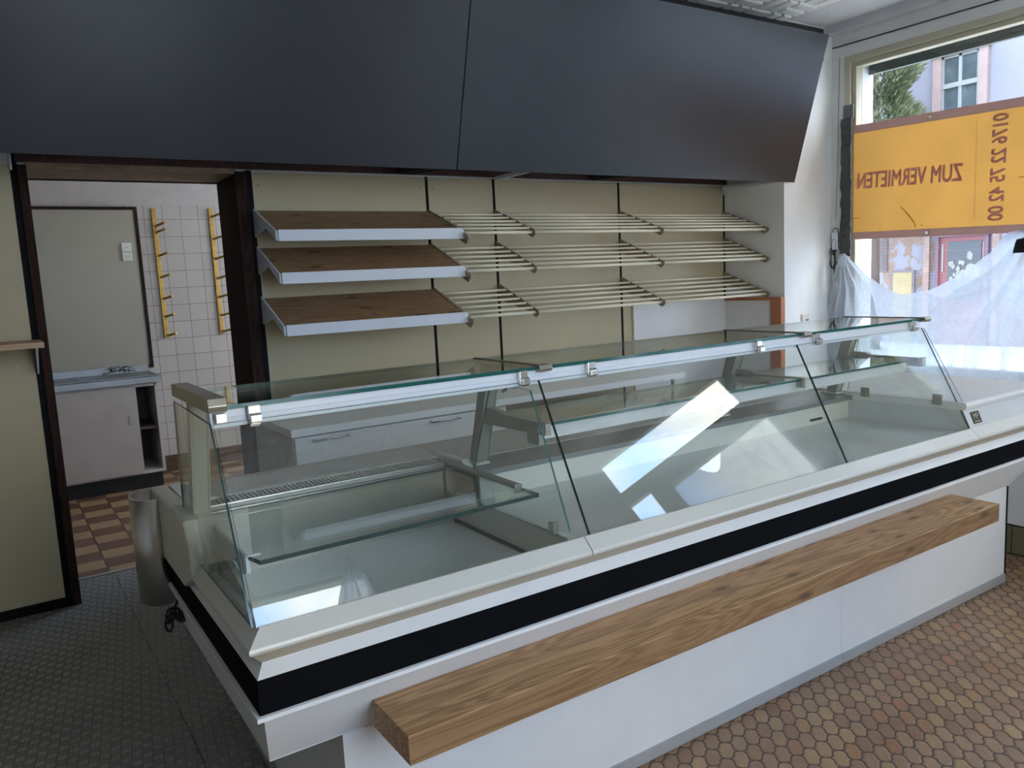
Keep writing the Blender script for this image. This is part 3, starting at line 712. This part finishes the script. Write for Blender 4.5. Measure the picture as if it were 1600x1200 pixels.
# top shelf glass, its rail, and cross pieces
ZT = 1.318
for a, b in ((.452, 1.398), (1.402, 2.672), (2.676, 3.535)):
    mb = MB(); m2 = mb
    mb.prism([(1.968, ZT), (2.372, ZT), (2.372, ZT+.011), (1.968, ZT+.011)], 'x', a, b, glass_top, None)
    o = mb.build('top_glass', None, CT)
    o.data.materials.append(edge_green)
    for f in o.data.polygons:
        if abs(f.normal.y) > .9 or abs(f.normal.x) > .9: f.material_index = 1
MB().box(.415, 3.50, 1.975, 1.998, 1.2985, 1.3170).prism([(1.966, 1.276), (1.975, 1.298), (1.998, 1.298), (1.998, 1.276)], 'x', .415, 3.44).build('top_rail', alu_w := simple('pale_anodised_rail', (.74, .76, .79), .35, .0, .02), CT)
MB().prism([(1.958, 1.315), (1.952, 1.330), (1.962, 1.350), (2.40, 1.350), (2.40, 1.315)], 'x', .408, .453).build('top_end_cap', nickel, CT, .002)
MB().box(.424, .45, 1.955, 1.985, 1.288, 1.312).build('cap_block', chrome, CT, .002)
for xj in (1.40, 2.674, 3.535):
    br = MB().box(xj-.006, xj+.006, 1.975, 2.378, ZT-.006, ZT+.014).prism([(1.955, ZT-.006), (1.948, ZT+.004), (1.955, ZT+.015), (1.985, ZT+.015), (2.06, ZT-.006)], 'x', xj-.024, xj+.024).build('glass_bearer', nickel, CT, .001)
for xc in (.517, 1.322, 1.585, 2.395, 2.745, 3.435):
    MB().box(xc-.015, xc+.015, 1.958, 1.974, 1.282, 1.322).prism([(1.958, 1.275), (1.944, 1.281), (1.944, 1.298), (1.958, 1.304)], 'x', xc-.014, xc+.014).build('rail_clip', chrome, CT, .002)
# posts: leaning towards the customer
def post(x, base=True, wid=.042):
    mb = MB()
    yb_, zb_, yt_, zt_ = 2.395, .95, 2.275, 1.318
    for (dx0, dx1, dy0, dy1) in ((-wid/2, wid/2, -.026, .026), (wid/2, wid/2+.004, -.030, .012), (-wid/2-.004, -wid/2, -.030, .012)):
        mb.hexa([(x+dx0, yb_+dy0, zb_), (x+dx1, yb_+dy0, zb_), (x+dx1, yb_+dy1, zb_), (x+dx0, yb_+dy1, zb_),
                 (x+dx0, yt_+dy0, zt_), (x+dx1, yt_+dy0, zt_), (x+dx1, yt_+dy1, zt_), (x+dx0, yt_+dy1, zt_)])
    return mb.build('post', cream_pvc if x < .6 else alu_post, CT, .0015)
alu_post = simple('post_warm_grey', (.40, .385, .33), .35, .3, .04)
post(.448); post(1.40); post(2.655); post(3.475)
for x in (1.40, 2.655, 3.475):
    MB().prism([(2.355, .950), (2.355, .959), (2.44, .963), (2.44, .950)], 'x', x-.028, x+.028).build('post_foot', deckwhite_m, CT, .003)
# cast foot of the end post running down to the rail
MB().prism([(2.44, .95), (2.375, .975), (2.335, .965), (2.235, .905), (2.14, .84), (2.13, .812), (2.18, .80), (2.42, .80)], 'x', .425, .468).build('post_foot', cream_pvc, CT, .005)
# moulded end cheek (cream) at the counter's rear left
MB().prism([(2.30, .80), (2.262, .82), (2.27, .905), (2.33, .965), (2.45, .985), (2.54, .968), (2.86, .962), (2.93, .87), (2.925, .79), (2.86, .775), (2.83, .752), (2.40, .752)], 'x', .385, .440).build('end_cheek', cream_pvc, CT, .008)
bx('cheek_top', .440, .53, 2.55, 2.83, .956, .966, white_lam, CT, .002)
# mid-height shelf with its lamp rail
for a, b in ((1.41, 2.668), (2.674, 3.52)):
    mb = MB().prism([(1.975, 1.138), (2.265, 1.138), (2.265, 1.147), (1.975, 1.147)], 'x', a, b, glass_top, edge_green); mb.mats  # green edges front and back
    o = mb.build('shelf_glass', None, CT)
    for f in o.data.polygons:
        f.material_index = 1 if (abs(f.normal.y) > .9 or abs(f.normal.x) > .9) else 0
bx('shelf_lamp_rail', 1.405, 3.44, 1.995, 2.035, 1.092, 1.137, simple('lamp_rail_ivory', (.66, .66, .63), .4), CT, .003)
for x in (1.40, 2.668, 3.50):
    MB().prism([(2.33, 1.105), (1.965, 1.112), (1.962, 1.15), (2.20, 1.152), (2.23, 1.162), (2.33, 1.165)], 'x', x-.012, x+.012).build('shelf_arm', alu_post, CT, .001)
MB().box(1.385, 1.405, 1.985, 2.05, 1.078, 1.137).box(1.39, 1.412, 1.955, 1.966, 1.112, 1.150).build('arm_cap', alu_post, CT, .001)
for x in (2.668, 3.51): bx('arm_cap', x-.012, x+.014, 1.952, 1.966, 1.110, 1.152, rail_m, CT, .001)
# lower glass shelf of the left section
MB().prism([(.47, 1.975), (.485, 1.912), (1.338, 1.932), (1.338, 2.46), (.47, 2.46)], 'z', .933, .945, glass_shelf, edge_dark).build('shelf_glass', None, CT)
MB().box(1.308, 1.336, 2.02, 2.55, .945, .958).box(1.308, 1.336, 2.018, 2.024, .930, .960).build('shelf_bar', alu_post, CT, .002)
MB().prism([(2.36, .945), (2.62, .945), (2.60, .966), (2.40, .972)], 'x', 1.335, 1.365).build('bar_cover', deckwhite_m, CT, .004)
MB().box(.462, .468, 1.96, 2.44, .905, .947).box(.462, .500, 1.96, 1.968, .944, .948).prism([(1.965, .935), (1.965, .90), (2.02, .885), (2.03, .935)], 'x', .463, .474).build('shelf_bar', shelfwhite, CT)
# pane clips
MB().box(1.325, 1.345, 1.845, 1.872, .838, .872).build('pane_clip', steel, CT, .001)
MB().box(1.322, 1.346, 2.02, 2.05, 1.262, 1.285).tube([(1.334, 2.075, 1.275), (1.334, 2.085, 1.252), (1.334, 2.10, 1.245)], .006, 8).build('pane_hinge', chrome, CT, .001)
mb = MB().box(.463, .466, 2.06, 2.13, .85, .875, sock_m)
for k in range(3): mb.box(.466, .467, 2.066+k*.021, 2.082+k*.021, .853, .872, slot_m)
mb.build('vent', None, CT)

# ------------------------------------------------------------ oak ledge in front of the counter
t = thing('oak_ledge', (2.02, 1.65, .51), 'thick oak bag ledge along the front of the counter', 'ledge')
bx('plank', .681, 3.366, 1.546, 1.747, .511, .585, oak, t, .002)
for x in (1.0, 2.0, 3.0): bx('mounting_plate', x-.03, x+.03, 1.74, 1.785, .512, .545, steel, t)

# ------------------------------------------------------------ steel bin hung on the left end, cable with plug
t = thing('steel_bin', (.36, 2.78, .6), 'brushed steel bin hanging at the left end of the counter', 'bin')
mb = MB(); N = 28; ringsO, ringsI = [], []
def binpt(a, s=1.0): return (.372+.062*math.cos(a)*s, 2.80+.095*math.sin(a)*s)
O0 = [mb.bm.verts.new((*binpt(2*math.pi*i/N), .598)) for i in range(N)]; O1 = [mb.bm.verts.new((*binpt(2*math.pi*i/N), .952)) for i in range(N)]
I1 = [mb.bm.verts.new((*binpt(2*math.pi*i/N, .90), .952)) for i in range(N)]; I0 = [mb.bm.verts.new((*binpt(2*math.pi*i/N, .90), .615)) for i in range(N)]
for i in range(N):
    j = (i+1) % N
    for A, B in ((O0, O1), (O1, I1), (I1, I0)):
        f = mb.bm.faces.new((A[i], A[j], B[j], B[i])); f.smooth = A is not O1
mb.bm.faces.new(O0[::-1]); mb.bm.faces.new(I0)
mb.build('body', steel, t)
bx('hanger_plate', .425, .455, 2.70, 2.82, .942, .954, steel, t, .002)
mb = MB()
def arc(c, r1, r2, n, rot=0, ax=(1, 0, 0), bx_=(0, 0, 1)):
    c = Vector(c); return [c+Vector(ax)*r1*math.cos(2*math.pi*i/n)+Vector(bx_)*r2*math.sin(2*math.pi*i/n) for i in range(n)]
t = thing('power_cable', (.40, 2.72, .5), 'black knotted power cable with plug hanging below the bin', 'cable')
mb = MB().tube([(.418, 2.74, .66), (.418, 2.74, .61), (.412, 2.74, .585), (.405, 2.74, .57)], .0045, 8)
for c, a, b, ax in (((.390, 2.74, .548), .017, .022, (.9, 0, .3)), ((.405, 2.74, .552), .014, .016, (1, 0, -.2)), ((.382, 2.745, .515), .011, .024, (1, 0, 0)), ((.388, 2.735, .54), .018, .013, (.8, .1, .5))):
    mb.tube(arc(c, a, b, 16, 0, ax), .0045, 8, None, False, True)
mb.build('cord', rubber_black, t)
MB().tube([(.402, 2.74, .545), (.410, 2.735, .540), (.414, 2.735, .538), (.442, 2.735, .530)], [.008, .013, .019, .017], 12).build('plug', rubber_black, t)

# ------------------------------------------------------------ right side: window ledge, window, banner, film
struct(MB().box(5.945, 6.09, 3.846, 3.932, .70, 3.19).box(5.945, 6.09, .6, 3.85, .6, .70).build('trim_8', lime_wall, None, 0, (6, 3.9, .7)))
t = struct(MB().box(4.43, 5.86, -.0, 4.06, .165, .70, white_paint).box(4.432, 5.86, -.0, 4.06, 0, .165, tile_tan).build('trim_7', None, None, 0, (4.43, 2, 0)), 'white window plinth with tan tiles at its foot')
WY0, WY1, WZ0, WZ1 = .60, 3.93, .70, 3.19
def winframe(name, parent=None):
    mb = MB()
    for (t0, t1, xx0, xx1) in ((.0, .05, 5.835, 5.90), (.05, .088, 5.86, 5.935)):
        a0, a1, b0, b1 = WY0+t0, WY1-t0, WZ0+t0, WZ1-t0; c0, c1, d0, d1 = WY0+t1, WY1-t1, WZ0+t1, WZ1-t1
        mb.box(xx0, xx1, c1, a1, b0, b1).box(xx0, xx1, a0, c0, b0, b1).box(xx0, xx1, c0, c1, d1, b1).box(xx0, xx1, c0, c1, b0, d0)
    return mb.build(name, frame_m, parent, .004)
wf = winframe('window_1'); struct(wf)
gp = MB().box(5.912, 5.920, WY0+.085, WY1-.085, WZ0+.085, WZ1-.085).build('pane', glass_win, wf)
mb = MB()
for k in range(4): mb.prism([(6.03, 3.055+k*.033), (6.045, 3.06+k*.033), (6.045, 3.086+k*.033), (6.03, 3.083+k*.033)], 'y', WY0+.01, 3.843)
mb.box(6.045, 6.085, WY0+.01, 3.843, 3.06, 3.186)
rs = mb.build('roller_shutter', shutter_m, None, 0, (6.05, 2.2, 3.05)); tag(rs, 'grey-green roller shutter edge at the top of the window', 'shutter')
# windows behind the camera, seen mirrored in the counter glass
wf = MB().box(.5, 2.16, -1.60, -1.53, .70, .76).box(.5, 2.16, -1.60, -1.53, 2.99, 3.03).box(.5, .56, -1.60, -1.53, .76, 2.99).box(2.12, 2.16, -1.60, -1.53, .76, 2.99).build('window_2', frame_m); struct(wf)
MB().box(.56, 2.12, -1.57, -1.564, .76, 2.99).build('pane', glass_win, wf)
W0 = D0-DU*.99; NN = Vector((DU.y, -DU.x, 0))
def dbox(mb, s0, s1, z0, z1, n0, n1):
    q = [W0+DU*s0+NN*n0, W0+DU*s1+NN*n0, W0+DU*s1+NN*n1, W0+DU*s0+NN*n1]
    return mb.hexa([(p.x, p.y, z0) for p in q]+[(p.x, p.y, z1) for p in q])
mb = MB(); dbox(mb, .695, .705, .05, 2.76, .02, .10); dbox(mb, 1.715, 1.725, .05, 2.76, .02, .10); dbox(mb, .70, 1.72, 2.75, 2.765, .02, .10); dbox(mb, .7, 1.72, .05, .35, .04, .08)
dr = mb.build('door_3', frame_m); struct(dr)
mb = MB(); dbox(mb, .705, 1.715, .35, 2.75, .05, .056); dbox(mb, .30, .51, .12, 2.82, .05, .056); dbox(mb, .30, 1.63, 2.97, 3.31, .05, .056); mb.build('pane', glass_win, dr)

def cloth(name, f, nu, nv, mat, label, cat, loc, group=None):
    mb = MB(); g = [[mb.bm.verts.new(f(i/nu, j/nv)) for j in range(nv+1)] for i in range(nu+1)]
    for i in range(nu):
        for j in range(nv):
            fc = mb.bm.faces.new((g[i][j], g[i+1][j], g[i+1][j+1], g[i][j+1])); fc.smooth = True
    o = mb.build(name, mat, None, 0, loc, False); tag(o, label, cat, group); return o
def interp(x, pts):
    for (a, p), (b, q) in zip(pts, pts[1:]):
        if a <= x <= b:
            k = (x-a)/(b-a); k = k*k*(3-2*k)*.35+k*.65; return p+(q-p)*k
    return pts[-1][1] if x > pts[-1][0] else pts[0][1]
topc = [(.70, 1.85), (1.2, 1.62), (1.9, 1.55), (2.35, 1.66), (2.52, 1.77), (2.66, 1.74), (2.78, 1.60), (2.95, 1.47), (3.20, 1.36), (3.38, 1.33), (3.52, 1.38), (3.66, 1.46), (3.80, 1.60), (3.88, 1.665), (3.93, 1.66), (3.98, 1.45), (4.02, 1.25)]
H1 = (3.89, 1.68); H2 = (2.50, 1.80); H3 = (.8, 1.9)
def fold(y, z):
    s = 0
    sh = lambda t: 1-2*abs(math.sin(t))**.6
    for (hy, hz), w_, fq in ((H1, 1.0, 17), (H2, 1.2, 21), (H3, 1.0, 17)):
        dy, dz = y-hy, z-hz; r = math.hypot(dy, dz); an = math.atan2(dy, -dz)
        s += w_*sh(an*fq*.5+1.7*math.sin(an*3.1)+.5*math.sin(r*6))*math.exp(-r*1.1)*min(1, r*4)
    s += .45*math.sin(y*9+z*5+1.5*math.sin(z*4))
    return s
def filmf(u, v):
    y = 4.03-u*(4.03-.70); zt = interp(y, topc); z = zt+(0.705-zt)*v
    x = 5.790+.024*fold(y, z)+.012*math.sin(37*y+9*z)*(v**.5)*.4
    if y > 3.93: x = min(x, 5.80)
    x = min(x, 5.814)
    return (x, y-.02*v*math.sin(v*9), z)
cloth('plastic_film', filmf, 300, 70, film, 'thin white plastic film draped in a swag over the lower shop window', 'plastic sheet', (5.8, 2.4, .7))
def film2(u, v):
    # film hanging over the corner door
    s = .66+u*1.10; top = 2.73-.14*math.exp(-((u-.38)/.10)**2)-.02*math.sin(u*20); z = top+(0.2-top)*v
    p = W0+DU*s-NN*(.03+.012*math.sin(u*34+3*v)*(1-.3*v))
    return (p.x, p.y, z)
cloth('plastic_film', film2, 80, 30, film, 'thin plastic film hung over the corner door behind the camera', 'plastic sheet', (5.0, -.8, .2))
def film3(u, v):
    xa = 2.02-min(1.25*v, .26); xb = 2.03+min(.55*v, .2); x = xa+(xb-xa)*u; z = 3.14-2.3*v
    return (x, -1.47+.02*math.sin(u*16+2*v), z)
cloth('plastic_film', film3, 60, 60, film, 'thin plastic strip hanging at the edge of the front window', 'plastic sheet', (2.0, -1.47, .8))

# dark foil tape on the window frame
mb = MB(); random.seed(5)
n = 26; L_, R_ = [], []
for i in range(n+1):
    z = 1.64+(2.72-1.64)*i/n; r = random.uniform(-.006, .006)
    L_.append(mb.bm.verts.new((5.822+random.uniform(-.008, .002), 3.945+r+(.0 if i > 3 else .004), z))); R_.append(mb.bm.verts.new((5.815+random.uniform(-.008, .004), 3.850+random.uniform(-.003, .003), z)))
    if i:
        mb.bm.faces.new((L_[i-1], L_[i], R_[i], R_[i-1]))
o = mb.build('foil_tape', dkgrey_m, None, 0, (5.82, 3.9, 1.64), False); solid(o, .006); tag(o, 'crumpled dark grey foil tape down the window frame edge', 'tape')
o = bx('frame_tape', 5.826, 5.836, 3.846, 3.932, 2.72, 2.82, simple('grey_tape', (.14, .145, .14), .6)); tag(o, 'short grey tape piece on the window frame above the foil tape', 'tape')
o = MB().prism([(2.612, 1.60), (2.53, 1.60), (2.53, 1.70), (2.59, 1.69), (2.60, 1.66)], 'x', 5.745, 5.755).build('tape_clip', rubber_black, None, .003, (5.79, 2.58, 1.62)); tag(o, 'black tape patch holding the film at the right picture edge', 'tape')

# banner
bt = thing('banner', (5.818, 3.0, 1.75), 'yellow vinyl banner with mirrored red lettering in the window', 'banner')
bz = lambda y: .030*(y-3.2)
def bquad(mb, y0, y1, z0, z1, x, m=None, th=.0015):
    mb.hexa([(x, y0, z0+bz(y0)), (x+th, y0, z0+bz(y0)), (x+th, y1, z0+bz(y1)), (x, y1, z0+bz(y1)),
             (x, y0, z1+bz(y0)), (x+th, y0, z1+bz(y0)), (x+th, y1, z1+bz(y1)), (x, y1, z1+bz(y1))], m); return mb
BL, BR = 3.832, 1.25; BZ0, BZ1 = 1.752, 2.632
HOLES = [(3.225, BZ1-.030), (3.235, BZ0+.028), (2.1, BZ1-.030), (2.1, BZ0+.028)]
bquad(MB(), BR, BL, BZ0+.055, BZ1-.062, 5.818).build('cloth', ban_y, bt)
for z0, z1, hs in ((BZ0, BZ0+.055, [h for h in HOLES if h[1] < 2]), (BZ1-.062, BZ1, [h for h in HOLES if h[1] > 2])):
    # hem with round eyelet openings left free
    mb = MB(); ys = [BR]
    for h in sorted(hs): ys += [h[0]-.010, h[0]+.010]
    ys.append(BL)
    for i in range(len(ys)-1):
        if i % 2 == 0: bquad(mb, ys[i], ys[i+1], z0, z1, 5.817)
        else:
            zc = [h[1] for h in hs][0]; bquad(mb, ys[i], ys[i+1], z0, zc-.010, 5.817); bquad(mb, ys[i], ys[i+1], zc+.010, z1, 5.817)
    mb.build('hem', ban_b, bt)
    for h in hs:
        mb = MB(); mb.tube(arc((5.816, h[0], h[1]+bz(h[0])), .012, .012, 18, 0, (0, 1, 0)), .003, 6, None, False, True); mb.build('eyelet', nickel, bt)
# lettering: seen from behind, so mirrored
def textM(y, z, rot=0, x=5.8155):
    # text plane basis: glyph x axis -> +y (mirrored for an onlooker inside), glyph y axis -> +z
    c, s = math.cos(rot), math.sin(rot)
    ex = Vector((0, c, s)); ey = Vector((0, -s, c))
    return Matrix(((0, 0, 1, x), (ex.y, ey.y, 0, y), (ex.z, ey.z, 0, z), (0, 0, 0, 1)))
text_mesh('ZUM VERMIETEN', .172, 'lettering', ban_t, textM(3.395, 2.196, math.radians(2.6)), bt, .0006, .62, 1.02, 0, .0035)
text_mesh('0176 22 75 42 00', .135, 'phone_number', ban_t, textM(2.748, 2.180, -math.pi/2+math.radians(1.4)), bt, .0006, .74, 1.0, 0, .003)
mb = MB()
for k in range(44):
    z = 1.87+k*.0148
    if 2.17 < z < 2.225: continue
    mb.box(5.8152, 5.8165, 2.897, 2.903, z-.003+bz(2.9), z+.003+bz(2.9))
mb.build('dotted_line', ban_t, bt)
mb = MB(); random.seed(2)
for (y0, z0, y1, z1, w_) in ((3.44, 1.985, 3.40, 1.95, .004), (3.40, 1.95, 3.335, 1.87, .007), (3.335, 1.87, 3.32, 1.835, .009), (3.33, 2.06, 3.335, 1.99, .002), (3.60, 1.87, 3.61, 1.80, .003), (3.83, 1.935, 3.78, 1.935, .004), (3.28, 1.84, 3.27, 1.838, .004), (2.62, 2.10, 2.57, 2.095, .003)):
    mb.hexa([(5.8158, y0, z0-w_), (5.817, y0, z0-w_), (5.817, y1, z1-w_), (5.8158, y1, z1-w_), (5.8158, y0, z0+w_), (5.817, y0, z0+w_), (5.817, y1, z1+w_), (5.8158, y1, z1+w_)])
mb.build('rust_stains', ban_r, bt)

# wall cable with curtain cord bundle, ceiling-height cable, sockets
mb = MB().tube([(5.842, 4.04, 3.285), (5.842, 2.8, 3.275), (5.842, 0.0, 3.27)], .005, 6)
o = mb.build('wall_cable', cable_m, None, 0, (5.84, 2, 3.27)); tag(o, 'thin dark cable along the beam above the shop window', 'cable')
t = thing('cord_bundle', (5.83, 4.0, 1.5), 'loose bundle of black cords hanging on the wall beside the window', 'cable')
mb = MB(); random.seed(11)
for k in range(7):
    c = (5.832-.004*k % .01, 4.005+random.uniform(-.025, .02), 1.80-.045*k+random.uniform(-.02, .02))
    mb.tube(arc(c, random.uniform(.018, .034), random.uniform(.05, .10), 18, 0, (0, 1, 0)), .0032, 6, None, False, True)
mb.tube([(5.84, 3.975, 3.2), (5.84, 3.99, 2.4), (5.838, 4.0, 1.95)], .002, 6)
mb.tube(arc((5.835, 4.025, 1.62), .016, .075, 18, 0, (0, 1, 0)), .003, 6, None, False, True)
mb.build('cord', rubber_black, t)
MB().box(5.822, 5.84, 3.975, 4.03, 1.70, 1.84).build('blind_weight', shelfwhite, t, .004)
t = thing('wall_socket', (5.50, 4.05, 1.16), 'white wall socket low on the white wall above the counter glass', 'socket')
bx('cover', 5.455, 5.545, 4.035, 4.05, 1.12, 1.195, sock_m, t, .003); MB().box(5.497, 5.53, 4.033, 4.036, 1.143, 1.152).build('slot', rubber_black, t)

# ------------------------------------------------------------ outside
struct(bx('floor_street', 6.1, 40, -20, 30, -.25, -.15, concrete_m))
struct(bx('floor_street', -20, 40, -20, -1.9, -.25, -.151, concrete_m))
def outside():
    X = 16.0; K = 16/13.0
    fz = lambda z: 1.6+(z-1.6)*K
    t = thing('opposite_building', (X, 8, -.15), 'lilac rendered house with peeling plaster across the street', 'building')
    bx('wall', X, X+.6, -6, 10.11, -.15, 8.5, facade_m, t)
    # surround
    y0, y1, z0, z1 = 6.315*K, 7.145*K, fz(3.65), fz(4.83)
    w = .13*K
    MB().box(X-.10, X, y0, y0+w, z0, z1).box(X-.10, X, y1-w, y1, z0, z1).box(X-.14, X, y0-.04, y1+.04, z1-w, z1+.03).box(X-.14, X, y0-.05, y1+.05, z0-.10, z0).build('window_surround', pinkframe, t, .01)
    bx('window_pane', X-.02, X-.005, y0+w, y1-w, z0, z1-w, facwin, t)
    ym = (y0+y1)/2; mb = MB()
    mb.box(X-.06, X-.02, ym-.03, ym+.03, z0, z1-w)
    for a in (y0+w, y1-w-.04): mb.box(X-.06, X-.02, a, a+.04, z0, z1-w)
    zc = fz(4.25); mb.box(X-.07, X-.02, y0+w, y1-w, zc-.05, zc+.04); mb.box(X-.06, X-.02, y0+w, y1-w, z1-w-.05, z1-w); mb.build('window_bars', whiteframe, t, .003)
    # door with poster
    a, b = 6.228*K, 7.05*K; zt = fz(1.99)
    MB().box(X-.09, X, a, a+.07, -.15, zt).box(X-.09, X, b-.07, b, -.15, zt).box(X-.12, X, a-.02, b+.02, zt-.10, zt+.08).build('door_frame', purple_m, t, .005)
    bx('door', X-.04, X-.005, a+.07, b-.07, -.15, zt-.10, red_m, t)
    pa, pb = 6.34*K, 6.86*K; bx('door_glass', X-.055, X-.04, pa, pb, fz(.9), fz(1.83), poster_dark, t)
    # generic two-tone figure print on the door
    mb = MB(); cy_, cz = 6.50*K, fz(1.42); random.seed(21)
    lay = [0]
    def blob(y, z, ry, rz, n=14, jit=.18):
        lay[0] += 1
        mb.face([(X-.058-.0006*lay[0], y+ry*math.cos(2*math.pi*i/n)*(1+random.uniform(-jit, jit)), z+rz*math.sin(2*math.pi*i/n)*(1+random.uniform(-jit, jit))) for i in range(n)])
    blob(6.51*K, fz(1.60), .055, .085); blob(6.47*K, fz(1.36), .15, .15); blob(6.60*K, fz(1.33), .14, .06)
    for k in range(16): blob(6.72*K+random.uniform(-.15, .15), fz(1.40)+random.uniform(-.22, .18), .035, .05, 8, .4)
    mb.build('door_print', poster_light, t, 0, None, False)
    MB().box(X-.06, X-.03, 6.93*K, 6.95*K, fz(1.35), fz(1.80)).box(X-.06, X-.03, 6.30*K, 6.315*K, fz(1.35), fz(1.80)).build('door_slats', whiteframe, t)
    # ochre board with grey frame, dark recess, ochre streaked pilasters
    a, b = 7.41*K, 7.80*K; MB().box(X-.05, X, a, b, -.15, fz(1.40)).build('board_frame', greybase, t); bx('board', X-.06, X-.05, a+.04, b-.03, -.15, fz(1.365), ochre_m, t)
    bx('dark_recess', X-.02, X, 7.90*K, 8.215*K, fz(1.40), fz(1.95), simple('recess_brown', (.07, .055, .055), .8), t)
    for yy in (7.16*K, 6.08*K): bx('stained_pilaster', X-.06, X, yy, yy+.10*K, -.15, fz(2.0), simple('stained_plaster', (.17, .115, .10), .8, 0, .25, 0, 5), t)
    # shop front wall across for the rest of the street
    # conifer beside the house
    def conifer(cx, cy_, h, r, label):
        tt = thing('conifer', (cx, cy_, -.15), label, 'tree')
        MB().tube([(cx, cy_, -.15), (cx, cy_, h*.9)], [.12, .03], 8).build('trunk', trunk_m, tt)
        mb = MB(); random.seed(int(cy_*10))
        for k in range(15000):
            f = random.random()**.85; z = 2.3+(h-2.3)*f; rr = r*(1-f)**.45*(.78+.22*math.sin(z*6+cx))*random.uniform(.1, 1.05)**.5+.03
            a = random.uniform(0, 2*math.pi); c = Vector((cx+rr*math.cos(a), cy_+rr*math.sin(a), z))
            d_ = Vector((math.cos(a), math.sin(a), random.uniform(.2, 1.2))).normalized(); s_ = d_.cross(Vector((random.uniform(-1, 1), random.uniform(-1, 1), random.uniform(-1, 1)))).normalized()
            L = random.uniform(.09, .20); mb.face([c-s_*.035, c+d_*L*.5+s_*.03, c+d_*L, c-s_*.02+d_*L*.3])
        mb.build('foliage', leaf_m, tt, 0, None, False)
    conifer(14.6, 9.15, 6.6, 1.15, 'bushy green conifer in front of the lilac house')
outside()
